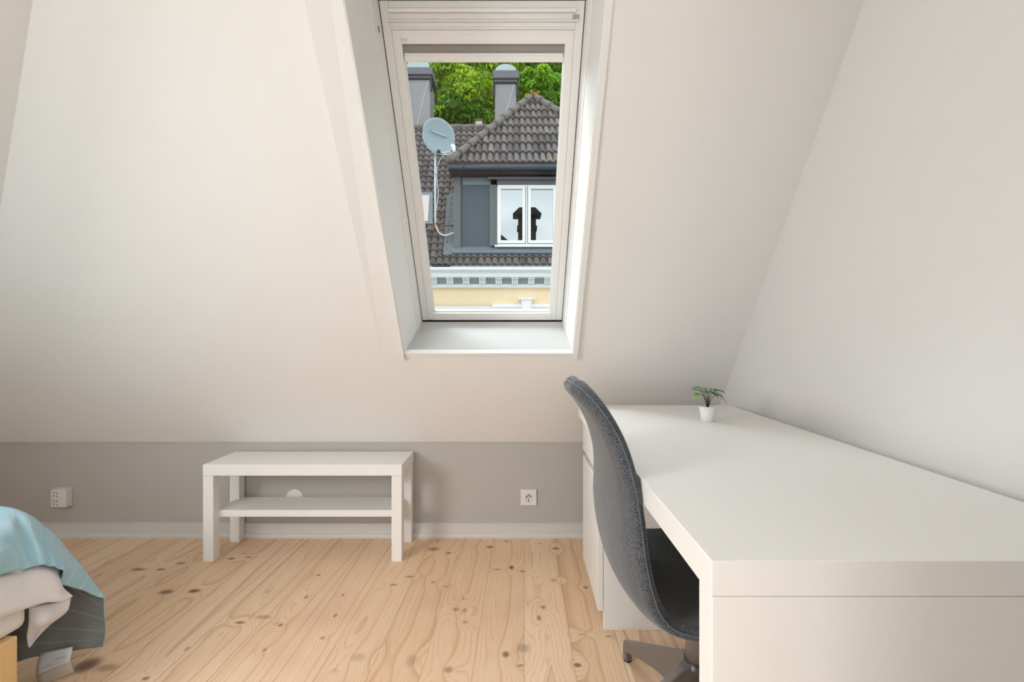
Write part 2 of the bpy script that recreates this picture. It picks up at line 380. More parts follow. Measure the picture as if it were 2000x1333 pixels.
    bp = N.new('ShaderNodeBump'); bp.inputs['Strength'].default_value = .25; bp.inputs['Distance'].default_value = .002
    L.new(mth('SUBTRACT', mth('MULTIPLY', ring, -.2), seam), bp.inputs['Height']); L.new(bp.outputs[0], b.inputs['Normal'])
    return m

FR = -.024                                                   # floor boards run a little askew
def fl(px, py, hx, hy, s=1.0):
    d = CH*F_PX/(py-YV); X = X_(px, d)
    c, s_ = math.cos(-FR), math.sin(-FR)
    return (X*c-d*s_, X*s_+d*c, hx, hy, s)
KNOTS = [fl(999, 1109, .010, .018), fl(971, 1113, .018, .007, .6), fl(1022, 1117, .014, .006, .6), fl(847, 1073, .026, .022, .7), fl(876, 1081, .012, .012, .8),
         fl(957, 1069, .018, .012, .9), fl(989, 1058, .009, .008, .9), fl(1085, 1072, .018, .012, .85), fl(769, 1143, .014, .008, .7), fl(800, 1127, .022, .007, .6),
         fl(846, 1138, .010, .010, .45), fl(891, 1191, .012, .012, .55), fl(908, 1193, .008, .014, .6), fl(988, 1279, .011, .014, .9), fl(1022, 1267, .020, .022, .45),
         fl(1016, 1301, .010, .006, .7), fl(1061, 1187, .010, .011, .7), fl(1053, 1208, .008, .016, .7), fl(1128, 1300, .012, .009, .95), fl(1144, 1148, .010, .010, .8),
         fl(803, 1291, .016, .026, .35), fl(876, 1309, .014, .014, .6), fl(909, 1216, .010, .009, .5), fl(379, 1155, .022, .014, 1), fl(325, 1157, .028, .016, .9),
         fl(271, 1113, .030, .012, .8), fl(314, 1113, .018, .010, .8), fl(353, 1101, .020, .010, .8), fl(452, 1092, .014, .010, .95), fl(485, 1089, .018, .007, .8),
         fl(469, 1217, .018, .008, .8), fl(514, 1206, .028, .012, .5), fl(622, 1124, .009, .007, .7), fl(548, 1222, .008, .008, .8), fl(655, 1203, .006, .011, .7),
         fl(517, 1270, .006, .008, .7), fl(170, 1300, .034, .034, 1), fl(208, 1305, .030, .016, .55), fl(365, 1268, .006, .012, .6), fl(598, 1167, .006, .012, .8),
         fl(630, 1247, .008, .008, .6), fl(1137, 1240, .014, .006, .35), fl(1188, 1244, .008, .005, .6), fl(1055, 1062, .008, .006, .6), fl(670, 1163, .006, .006, .8),
         fl(700, 1285, .022, .018, .3), fl(870, 1146, .010, .006, .5), fl(905, 1170, .004, .010, .7), fl(1083, 1134, .013, .006, .6), fl(285, 1326, .010, .008, .8)]

def build_shell():
    # floor: top plane with the boards, turned a little
    bm = bmesh.new(); c, s = math.cos(-FR), math.sin(-FR)
    pts = [(-3.4, YB-.1), (XR+.1, YB-.1), (XR+.1, D_K+.1), (-3.4, D_K+.1)]
    loc = [(X*c-Y*s, X*s+Y*c) for X, Y in pts]
    hexa(bm, [(*p, -.04) for p in loc]+[(*p, 0) for p in loc])
    o = obj('floor', bm, floor_material()); o.rotation_euler = (0, 0, FR); o['kind'] = 'structure'
    # front: knee wall, sloped part with the opening
    o = bxo('wall_front_knee', -3.0, XR+.1, D_K, D_K+.12, 0, ZK+.02, M['knee'], bev=0); o['kind'] = 'structure'
    bm = bmesh.new(); xs = [-3.0, OX0-.012, OX1+.012, XR+.1]; vs = [-.015, OV0-.008, OV1+.01, VT+.1]; TH = .16
    g = {}
    for i, xx in enumerate(xs):
        for j, vv in enumerate(vs):
            for k, nn in enumerate((0, TH)): g[i, j, k] = bm.verts.new(S(xx, vv-(.13 if (j, k) == (1, 1) else 0), nn))
    for i in range(3):
        for j in range(3):
            if (i, j) == (1, 1): continue
            for k in (0, 1): bm.faces.new((g[i, j, k], g[i+1, j, k], g[i+1, j+1, k], g[i, j+1, k]))
    def side(a, b_): bm.faces.new((g[a[0], a[1], 0], g[b_[0], b_[1], 0], g[b_[0], b_[1], 1], g[a[0], a[1], 1]))
    for q in (((1, 1), (2, 1)), ((2, 1), (2, 2)), ((2, 2), (1, 2)), ((1, 2), (1, 1))): side(*q)
    for i in range(3): side((i, 0), (i+1, 0)); side((i, 3), (i+1, 3))
    for j in range(3): side((0, j), (0, j+1)); side((3, j), (3, j+1))
    o = obj('ceiling_slope', bm, M['slope']); o['kind'] = 'structure'
    # thin board laid on the slope left of the skylight, dying out at its foot
    bm = bmesh.new(); b0 = .36
    x0, x1 = -.583, OX0
    hexa(bm, [S(x0, .475, -.002), S(x1, .475, -.001), S(x1, .475, .02), S(x0, .475, .02),
              S(x0, VT+.05, -.036), S(x1, VT+.05, -.012), S(x1, VT+.05, .02), S(x0, VT+.05, .02)])
    o = obj('trim_1', bm, M['slope']); o['kind'] = 'structure'
    # right wall, left slope and knee, back wall, ceiling
    bm = bmesh.new(); prism(bm, [(XR, YB-.1, -.03), (XR, D_K+.1, -.03), (XR, D_K+.1, .55), (XR, S(0, VT).y, ZC+.12), (XR, YB-.1, ZC+.12)], (.12, 0, 0))
    o = obj('wall_right', bm, M['wall']); o['kind'] = 'structure'
    bm = bmesh.new(); zl = .5
    def lp(b2, y0, y1, z0, z1, t0=0.0, t1=.14): prism(b2, [(XL(z0)-t0, y0, z0), (XL(z1)-t0, y0, z1), (XL(z1)-t1, y0, z1), (XL(z0)-t1, y0, z0)], (0, y1-y0, 0))
    lp(bm, YB-.1, -.7, zl, ZC+.1); lp(bm, .4, D_K+.1, zl, ZC+.1); lp(bm, -.7, .4, zl, 1.05); lp(bm, -.7, .4, 1.9, ZC+.1)
    o = obj('ceiling_slope_left', bm, M['slope']); o['kind'] = 'structure'
    bm = bmesh.new(); lp(bm, -.7, -.64, 1.05, 1.9, .03, .12); lp(bm, .34, .4, 1.05, 1.9, .03, .12); lp(bm, -.64, .34, 1.05, 1.1, .03, .12); lp(bm, -.64, .34, 1.85, 1.9, .03, .12)
    o = obj('fill_opening_left', bm, M['trimw']); o['kind'] = 'structure'  # frame of a made-up opening, put in to carry the left fill
    o = bxo('wall_left', XL(zl)-.12, XL(zl), YB-.1, D_K+.1, 0, zl, M['wall'], bev=0); o['kind'] = 'structure'
    # unseen block beside and behind the camera, added to shade the desk's end panel
    o = bxo('wall_shade_block', .36, XR, YB, .28, 0, ZC, M['wall'], bev=0); o['kind'] = 'structure'
    # back wall with an opening added for the rear fill light
    bm = bmesh.new(); wx0, wx1, wz0, wz1 = -1.3, .1, .7, 2.0
    for (a, b_, c_, d_) in ((-3.1, wx0, 0, ZC+.1), (wx1, XR+.1, 0, ZC+.1), (wx0, wx1, 0, wz0), (wx0, wx1, wz1, ZC+.1)): box(bm, a, b_, YB-.1, YB, c_, d_)
    o = obj('wall_back', bm, M['wall']); o['kind'] = 'structure'
    bm = bmesh.new()
    for (a, b_, c_, d_) in ((wx0, wx0+.05, wz0, wz1), (wx1-.05, wx1, wz0, wz1), (wx0, wx1, wz0, wz0+.05), (wx0, wx1, wz1-.05, wz1), (-.625, -.575, wz0, wz1)): box(bm, a, b_, YB-.08, YB-.02, c_, d_)
    o = obj('fill_opening_back', bm, M['trimw']); o['kind'] = 'structure'  # frame round the made-up rear opening, out of view
    o = bxo('ceiling', XL(ZC)-.1, XR+.1, YB-.1, S(0, VT).y+.1, ZC, ZC+.12, M['slope'], bev=0); o['kind'] = 'structure'
    # baseboards: tall board, thin cap, small quarter round at the floor
    bm = bmesh.new(); prof = [(D_K, 0), (D_B-.008, 0), (D_B-.008, .012), (D_B-.004, .019), (D_B+.002, .021), (D_B+.002, .066), (D_B-.001, .068), (D_B-.001, .073), (D_K, .0745)]
    prism(bm, [(-2.9, a, b_) for a, b_ in prof], (2.9+XR-.012, 0, 0)); o = obj('baseboard_front', bm, M['base']); o['kind'] = 'structure'
    bm = bmesh.new(); box(bm, XR-.014, XR, YB, D_B-.01, 0, .073); o = obj('baseboard_right', bm, M['base']); o['kind'] = 'structure'
build_shell()

# ------------------------------------------------------------------ skylight
def build_skylight():
    NW = .484*math.sin(A)                                   # sash plane, measured outwards from the slope
    def vv(z): return (z-.501)/math.sin(A)
    def sp(x, v, n): return S(x, v, n)
    def py2v(py, n):                                        # where a photo height meets the plane n outwards
        tn = (YV-py)/F_PX; base = O+NO*n                    # (CH + tn*y) along plane: y = base.y - v cosA, z = base.z + v sinA
        return (CH+tn*base.y-base.z)/(math.sin(A)+tn*math.cos(A))
    def slab(bm, x0, x1, v0, v1, n0, n1, mi=0):
        hexa(bm, [sp(x0, v0, n0), sp(x1, v0, n0), sp(x1, v0, n1), sp(x0, v0, n1), sp(x0, v1, n0), sp(x1, v1, n0), sp(x1, v1, n1), sp(x0, v1, n1)], mi)
    vb = py2v(627, NW); vt = py2v(1, NW)
    # lining: side panels, sill, head
    P0 = S(0, OV0, 0); P1 = P(1000, 640, 2.335); P2 = P(1000, 629, 2.372)
    t0 = S(0, OV1, 0); t1 = S(0, vt+.03, NW); zt = max(t0.z, t1.z)+.02
    for nm, xa, xb in (('side', OX0-.02, OX0), ('side', OX1, OX1+.02)):
        bm = bmesh.new()
        prism(bm, [(xa, P0.y-.0, P0.z-.03), (xa, S(0, OV1+.05, 0).y, S(0, OV1+.05, 0).z), (xa, S(0, vt+.1, NW+.06).y, S(0, vt+.1, NW+.06).z), (xa, S(0, vb-.06, NW+.06).y, S(0, vb-.06, NW+.06).z), (xa, P1.y, P1.z-.06)], (xb-xa, 0, 0))
        o = obj('trim_2' if xa < 0 else 'trim_3', bm, M['trimw']); o['kind'] = 'structure'
    # thin bead with a hairline gap round the opening
    bm = bmesh.new()
    slab(bm, OX0-.004, OX0+.004, OV0-.004, OV1, -.006, .03); slab(bm, OX1-.003, OX1+.003, OV0-.004, OV1, -.003, .03)
    slab(bm, OX0-.004, OX1+.003, OV0-.009, OV0+.003, -.006, .02)
    o = obj('trim_4', bm, M['trimw']); o['kind'] = 'structure'
    bm = bmesh.new(); slab(bm, OX0-.0065, OX0-.004, OV0-.004, OV1, -.0012, .01); slab(bm, OX1+.003, OX1+.005, OV0-.004, OV1, -.0012, .01)
    o = obj('trim_5', bm, M['hole']); o['kind'] = 'structure'
    bm = bmesh.new()
    prism(bm, [(OX0-.005, P0.y, P0.z), (OX0-.005, P1.y, P1.z), (OX0-.005, P1.y+.04, P1.z-.06), (OX0-.005, P0.y+.10, P0.z-.06)], (OX1-OX0+.01, 0, 0))
    o = obj('trim_6', bm, M['sill']); o['kind'] = 'structure'
    bm = bmesh.new()
    a = S(0, OV1, 0); c = S(0, vt+.03, NW+.02); prism(bm, [(OX0-.02, a.y, a.z), (OX0-.02, c.y, max(c.z, a.z-.01)), (OX0-.02, c.y, max(c.z, a.z)+.05), (OX0-.02, a.y, a.z+.05)], (OX1-OX0+.04, 0, 0))
    o = obj('trim_7', bm, M['trimw']); o['kind'] = 'structure'

    w = empty('window_1', S(-.109, vb, NW), kind='structure')
    inv = Matrix.Translation(-w.location)
    def fin(name, bm, m, parent, bev=.0015):
        bmesh.ops.transform(bm, matrix=inv, verts=bm.verts[:]); o = obj(name, bm, m, parent)
        if bev: bevelm(o, bev, 2)
        return o
    sx0, sx1 = -.4735, .2545                                # sash outer edges
    # fixed frame: side and bottom profiles stepping in from the lining, dark seal in the gap
    bm = bmesh.new()
    slab(bm, OX0-.001, sx0-.0035, vb-.055, vt+.06, NW-.075, NW+.05); slab(bm, sx1+.0035, OX1+.001, vb-.055, vt+.06, NW-.075, NW+.05)
    slab(bm, OX0-.001, OX0+.0035, vb-.055, vt+.06, NW-.110, NW-.074); slab(bm, OX1-.0035, OX1+.001, vb-.055, vt+.06, NW-.110, NW-.074)
    slab(bm, OX0-.001, OX1+.001, vt+.035, vt+.14, NW-.06, NW+.08)
    fin('window_frame', bm, M['trimw'], w)
    bm = bmesh.new()
    prism(bm, [(OX0, P1.y-.004, P1.z-.001), (OX0, P2.y, P2.z), (OX0, P2.y+.10, P2.z-.03), (OX0, P1.y+.08, P1.z-.08)], (OX1-OX0, 0, 0)); fin('window_sill', bm, M['sill'], w)
    bm = bmesh.new(); slab(bm, sx0-.006, sx1+.006, vb-.008, vt+.03, NW+.012, NW+.016)
    slab(bm, sx0-.004, sx1+.004, vt+.002, vt+.06, NW-.002, NW+.03)
    # cut to a ring: remove the part over the glass by building four bars instead
    bm.free(); bm = bmesh.new()
    slab(bm, sx0-.006, sx0+.004, vb-.01, vt+.03, NW+.006, NW+.03); slab(bm, sx1-.004, sx1+.006, vb-.01, vt+.03, NW+.006, NW+.03)
    slab(bm, sx0, sx1, vb-.012, vb+.006, NW+.006, NW+.03); slab(bm, sx0-.004, sx1+.004, vt+.002, vt+.04, NW-.004, NW+.06)
    fin('seal', bm, M['black'], w, 0)
    # sash
    v85 = py2v(86, NW+.006); v65 = py2v(65, NW); v612 = py2v(612, NW+.004)
    st = .047; 
    bm = bmesh.new()
    slab(bm, sx0, sx0+.030, vb+.004, vt, NW, NW+.05); slab(bm, sx1-.030, sx1, vb+.004, vt, NW, NW+.05)
    slab(bm, sx0+.030, sx0+.0315, vb+.004, v65, NW+.004, NW+.05); slab(bm, sx1-.0315, sx1-.030, vb+.004, v65, NW+.004, NW+.05)
    slab(bm, sx0+.0315, sx0+.062, vb+.004, v65-.002, NW+.002, NW+.05); slab(bm, sx1-.062, sx1-.0315, vb+.004, v65-.002, NW+.002, NW+.05)
    slab(bm, sx0+.0565, sx1-.0565, vb+.004, v612, NW+.0005, NW+.05)
    slab(bm, sx0+.062, sx1-.062, v85, v65-.002, NW+.002, NW+.05)
    sash = fin('window_sash', bm, M['trimw'], w, .002)
    # ventilation flap with its long grips above
    v57 = py2v(57, NW); v42 = py2v(42, NW); v23 = py2v(24, NW); v16 = py2v(16, NW)
    bm = bmesh.new()
    slab(bm, sx0+.030, sx1-.030, v65-.004, v57, NW+.003, NW+.05); slab(bm, sx0+.030, sx1-.030, v57, v57+.006, NW-.008, NW+.05)
    slab(bm, sx0+.030, sx1-.030, v57+.006, v42, NW-.003, NW+.05); slab(bm, sx0+.022, sx1-.022, v42, v42+.005, NW-.014, NW+.05)
    slab(bm, sx0+.030, sx1-.030, v42+.005, v23, NW+.001, NW+.05); slab(bm, sx0+.030, sx1-.030, v23, v16, NW-.010, NW+.05)
    slab(bm, sx0+.030, sx1-.030, v16, vt, NW+.002, NW+.05)
    fin('ventilation_flap', bm, M['trimw'], w, .0015)
    vm = py2v(32, NW); bm = bmesh.new(); slab(bm, X_(1114, 1.70), X_(1127, 1.70), vm-.008, vm+.006, NW-.0005, NW+.002); fin('marking', bm, M['labelgrey'], w, 0)
    vm = py2v(78, NW); bm = bmesh.new(); slab(bm, X_(790, 1.74), X_(803, 1.74), vm-.006, vm+.006, NW+.0012, NW+.003); fin('marking', bm, M['labelpale'], w, 0)
    # glass pane
    bm = bmesh.new(); slab(bm, sx0+.055, sx1-.055, v612-.02, v85+.03, NW+.028, NW+.032); fin('window_pane', bm, M['glass'], w, 0)
    # glazing bead round the pane
    bm = bmesh.new(); slab(bm, sx0+.062, sx0+.066, v612, v85, NW+.018, NW+.028); slab(bm, sx1-.066, sx1-.062, v612, v85, NW+.018, NW+.028); slab(bm, sx0+.062, sx1-.062, v612-.002, v612+.004, NW+.018, NW+.028)
    fin('glazing_bead', bm, M['trimw'], w, 0)
    # blind, nearly all rolled up
    v105 = py2v(105, NW+.012); v122 = py2v(122, NW+.008)
    bl = empty('roller_blind', S(-.109, v122, NW+.01), label='grey roller blind drawn up to the head of the skylight, with white pull bar', cat='blind')
    inv2 = Matrix.Translation(-bl.location)
    bm = bmesh.new(); slab(bm, sx0+.063, sx1-.063, v105-.004, v85+.02, NW+.016, NW+.019); bmesh.ops.transform(bm, matrix=inv2, verts=bm.verts[:]); obj('blind_fabric', bm, M['blindgrey'], bl)
    bm = bmesh.new(); slab(bm, sx0+.066, sx1-.066, v122, v105, NW+.006, NW+.017); slab(bm, sx0+.066, sx1-.066, v105-.006, v105+.002, NW+.002, NW+.017)
    bmesh.ops.transform(bm, matrix=inv2, verts=bm.verts[:]); bevelm(obj('pull_bar', bm, M['trimw'], bl), .002)
    # small catch on the left frame
    bm = bmesh.new(); q = py2v(57, NW-.03); slab(bm, OX0+.003, OX0+.0055, q-.010, q+.010, NW-.055, NW-.045); fin('catch', bm, M['hole'], w, 0)
build_skylight()

# ------------------------------------------------------------------ bench
def build_bench():
    x0, x1, y0, y1, h = -1.419, -.508, 2.080, 2.326, .444
    c = empty('tv_bench', ((x0+x1)/2, (y0+y1)/2, 0), label='low white bench with a lower shelf, standing against the grey knee wall', cat='bench')
    cx, cy = c.location.x, c.location.y
    L = lambda a, b, e, f, g, i: (a-cx, b-cx, e-cy, f-cy, g, i)
    bxo('tabletop', *L(x0, x1, y0, y1, h-.051, h), M['lac'], c, .002)
    for xa in (x0, x1-.049):
        for ya in (y0, y1-.049): bxo('leg', *L(xa+.001, xa+.048, ya+.001, ya+.048, 0, h-.052), M['lac'], c, .0015)
    bxo('shelf', *L(x0+.034, x1-.034, y0+.047, y1-.02, .187, .218), M['lac'], c, .0015)
build_bench()

# ------------------------------------------------------------------ sockets and cover on the knee wall
def build_outlets():
    # double surface socket on the left
    x0, x1, z0, z1 = X_(94, 2.31), X_(129, 2.31), Z_(993, 2.31), Z_(956, 2.31)
    c = empty('wall_socket', ((x0+x1)/2, D_K, (z0+z1)/2), label='white surface-mounted double socket at the left end of the knee wall', cat='socket')
    w, h = (x1-x0)/2, (z1-z0)/2
    bm = bmesh.new(); hexa(bm, [(-w, 0, -h), (w, 0, -h), (w, 0, h), (-w, 0, h), (-w+.012, -.035, -h+.004), (w-.002, -.035, -h+.002), (w-.002, -.035, h-.002), (-w+.012, -.035, h-.004)])
    bevelm(obj('housing', bm, M['plastic'], c), .003, 3)
    for dz in (.021, -.021):
        bm = bmesh.new(); lathe(bm, [(.0185, 0), (.0175, .0012), (.0165, -.002), (0, -.002)], 24); bmesh.ops.rotate(bm, verts=bm.verts[:], matrix=Matrix.Rotation(PI/2, 3, 'X'))
        s = obj('socket', bm, M['plastic'], c, True, (-.010, -.036, dz))
        bm = bmesh.new()
        for q in (-.0095, .0095): lathe(bm, [(.003, 0), (.003, .001), (0, .001)], 12, (q, 0, 0))
        lathe(bm, [(.0025, 0), (.0025, .001), (0, .001)], 12, (.0, .014, 0)); lathe(bm, [(.0025, 0), (.0025, .001), (0, .001)], 12, (.0, -.014, 0))
        bmesh.ops.rotate(bm, verts=bm.verts[:], matrix=Matrix.Rotation(PI/2, 3, 'X')@Matrix.Rotation(PI/4, 3, 'Z')); obj('contact', bm, M['black'], s, False, (0, .0008, 0))
    # single flush socket on the right
    x0, x1, z0, z1 = X_(1017, 2.335), X_(1048, 2.335), Z_(988, 2.335), Z_(957, 2.335)
    c = empty('wall_socket', ((x0+x1)/2, D_K, (z0+z1)/2), label='square white single flush socket between the bench and the desk', cat='socket')
    w, h = (x1-x0)/2, (z1-z0)/2
    bevelm(bxo('plate', -w, w, -.010, 0, -h, h, M['plastic'], c, 0), .002, 2)
    bm = bmesh.new(); lathe(bm, [(.0205, 0), (.0195, .002), (.0185, .0005), (0, .0005)], 28); bmesh.ops.rotate(bm, verts=bm.verts[:], matrix=Matrix.Rotation(PI/2, 3, 'X'))
    s = obj('socket', bm, M['labelpale'], c, True, (0, -.0105, -.001))
    bm = bmesh.new()
    for q in (-.0095, .0095): lathe(bm, [(.0034, 0), (.0034, .001), (0, .001)], 12, (q, .006, 0))
    lathe(bm, [(.003, 0), (.003, .001), (0, .001)], 12, (0, .0145, 0)); lathe(bm, [(.0036, 0), (.0036, .001), (0, .001)], 12, (0, -.0145, 0)); lathe(bm, [(.0022, 0), (.0022, .001), (0, .001)], 12, (0, -.004, 0))
    bmesh.ops.rotate(bm, verts=bm.verts[:], matrix=Matrix.Rotation(PI/2, 3, 'X')); obj('contact', bm, M['black'], s, False, (0, -.0006, 0))
    bm = bmesh.new(); lathe(bm, [(.046, 0), (.046, .004), (.043, .006), (0, .0065)], 40); bmesh.ops.rotate(bm, verts=bm.verts[:], matrix=Matrix.Rotation(PI/2, 3, 'X'))
    o = obj('junction_box_cover', bm, M['plastic'], None, True, (X_(575, 2.34), D_K, Z_(974, 2.34))); setk(o, 'round white cover plate on the knee wall behind the bench shelf', 'cover plate')
build_outlets()

# ------------------------------------------------------------------ desk
HD = .29; ZD = CH-HD
def build_desk():
    yn, yf = .594, 1.985
    def xl(y): return .259+(y-.594)*.0185
    def xr(y): return .905+(y-.8)*.034
    c = empty('desk', (.6, 1.3, 0), label='large white desk along the right wall with a cabinet at its far end', cat='desk')
    cl = c.location
    def bar(name, fx0, fx1, y0, y1, z0, z1, m=M['desk'], parent=None, bev=.0012):
        bm = bmesh.new(); pts = []
        for z in (z0, z1): pts += [(fx0(y0), y0, z), (fx1(y0), y0, z), (fx1(y1), y1, z), (fx0(y1), y1, z)]
        pr = parent or c
        off = Vector(cl) if pr is c else Vector(cl)+pr.location
        hexa(bm, [Vector(p)-off for p in pts]); o = obj(name, bm, m, pr)
        if bev: bevelm(o, bev)
        return o
    R = lambda off: (lambda y: xr(y)-off)
    Lf = lambda off: (lambda y: xl(y)+off)
    bar('desktop', xl, xr, yn, yf, ZD-.047, ZD)
    bar('end_panel', Lf(.0008), R(.001), yn+.0008, yn+.044, .0, ZD-.0478)
    bar('back_panel', R(.035), R(.018), yn+.044, 1.60, .35, ZD-.048)
    # cabinet at the far end
    cf = 1.592
    bar('cabinet_side', Lf(.040), R(.002), cf, cf+.018, .0, ZD-.0475)
    bar('cabinet_side', Lf(.040), R(.002), yf-.018, yf, .0, ZD-.0475)
    bar('cabinet_back', R(.02), R(.008), cf+.018, yf-.018, .06, ZD-.0475)
    bar('cabinet_bottom', Lf(.042), R(.02), cf+.018, yf-.018, .065, .083)
    bar('plinth', Lf(.075), Lf(.090), cf+.018, yf-.018, 0, .065)
    bar('divider', Lf(.042), R(.02), cf+.018, yf-.018, .505, .523)
    dr = bar('drawer', Lf(.020), Lf(.0385), cf, yf, .540, ZD-.049)
    dd = bar('door', Lf(.020), Lf(.0385), cf, yf, .068, .505)
    bar('grip', Lf(.0205), Lf(.039), cf+.0, yf, .506, .512, M['lac'])
    bar('finger_groove', Lf(.0390), Lf(.0415), cf+.002, yf-.002, .512, .540, M['hole'])
build_desk()

# ------------------------------------------------------------------ potted plant
def build_plant():
    base = Vector((X_(1382, 1.60), 1.60, ZD)); h = .053
    c = empty('potted_plant', base, label='tiny artificial plant in a white tapered pot near the far corner of the desk', cat='plant')
    bm = bmesh.new(); lathe(bm, [(0, 0), (.020, 0), (.0215, .002), (.0285, h), (.0265, h), (.0262, h-.008), (0, h-.008)], 40); obj('pot', bm, M['pot'], c, True)
    bm = bmesh.new(); lathe(bm, [(.0262, h-.0078), (.012, h-.005), (0, h-.004)], 24); obj('soil', bm, M['soil'], c, True)
    def leafmat(name, a, b_):
        m, nt, N, L, bs = nodes(name)
        uv = N.new('ShaderNodeUVMap'); uv.uv_map = 'UVMap'; sp = N.new('ShaderNodeSeparateXYZ'); L.new(uv.outputs[0], sp.inputs[0])
        ab = N.new('ShaderNodeMath'); ab.operation = 'ABSOLUTE'; s0 = N.new('ShaderNodeMath'); s0.operation = 'SUBTRACT'; s0.inputs[1].default_value = .5
        L.new(sp.outputs[1], s0.inputs[0]); L.new(s0.outputs[0], ab.inputs[0])
        ma = N.new('ShaderNodeMath'); ma.operation = 'MULTIPLY_ADD'; ma.inputs[1].default_value = -1.4; L.new(ab.outputs[0], ma.inputs[0]); L.new(sp.outputs[0], ma.inputs[2])
        mu = N.new('ShaderNodeMath'); mu.operation = 'MULTIPLY'; mu.inputs[1].default_value = 30; L.new(ma.outputs[0], mu.inputs[0])
        si = N.new('ShaderNodeMath'); si.operation = 'SINE'; L.new(mu.outputs[0], si.inputs[0])
        rg = N.new('ShaderNodeMapRange'); rg.inputs[1].default_value = .1; rg.inputs[2].default_value = .8; L.new(si.outputs[0], rg.inputs[0])
        mx = N.new('ShaderNodeMix'); mx.data_type = 'RGBA'; mx.inputs[6].default_value = (*a, 1); mx.inputs[7].default_value = (*b_, 1)
        L.new(rg.outputs[0], mx.inputs[0]); L.new(mx.outputs[2], bs.inputs['Base Color']); bs.inputs['Roughness'].default_value = .5; return m
    m1 = leafmat('variegated_leaf', (.07, .16, .08), (.36, .48, .38)); m2 = leafmat('plain_green_leaf', (.17, .34, .07), (.24, .42, .11))
    # (azimuth deg, stem height, reach, leaf length, droop, material)
    leaves = [(185, .068, .018, .042, .15, m1), (200, .052, .020, .046, -.32, m2), (-5, .066, .016, .045, -.05, m1), (-25, .048, .018, .050, -.55, m1), (95, .074, .010, .034, .10, m1),
              (250, .060, .012, .038, -.12, m1), (300, .062, .010, .036, -.1, m1), (150, .078, .014, .040, .06, m2), (30, .072, .012, .036, 0, m1), (215, .066, .008, .032, .05, m1), (-60, .058, .010, .034, -.2, m1), (60, .060, .016, .036, -.15, m1)]
    for az, sh, reach, ll, droop, m in leaves:
        a = math.radians(az); dx, dy = math.cos(a), math.sin(a)
        p0 = Vector((dx*.003, dy*.003, h-.006)); p1 = Vector((dx*reach*.45, dy*reach*.45, h+sh*.35)); p2 = Vector((dx*reach, dy*reach, h+sh*.72))
        bm = bmesh.new(); tube(bm, [p0, p1, p2], [.0012, .0010, .0007], 6); s = obj('stem', bm, M['stem'], c, True)
        ux = Vector((dx, dy, 0)); uy = Vector((-dy, dx, 0)); rows = []
        nL, nW = 10, 6
        bm = bmesh.new(); ul = bm.loops.layers.uv.new('UVMap'); V = []
        for i in range(nL+1):
            t = i/nL; wd = ll*.34*math.sin(PI*min(1, t*.98+.02))**.7*(1-.25*t)
            ctr = p2+ux*(ll*t*math.cos(droop*t))+Vector((0, 0, ll*(math.sin(droop)*t*t+.16*math.sin(PI*t))))
            V.append([bm.verts.new(ctr+uy*(wd*(2*k/nW-1))+Vector((0, 0, abs(2*k/nW-1)*wd*.35))) for k in range(nW+1)])
        for i in range(nL):
            for k in range(nW):
                f = bm.faces.new((V[i][k], V[i][k+1], V[i+1][k+1], V[i+1][k]))
                for l, (q, r_) in zip(f.loops, ((i, k), (i, k+1), (i+1, k+1), (i+1, k))): l[ul].uv = (q/nL, r_/nW)
        o = obj('leaf', bm, m, c, True); sm = o.modifiers.new('thickness', 'SOLIDIFY'); sm.thickness = .0006
build_plant()

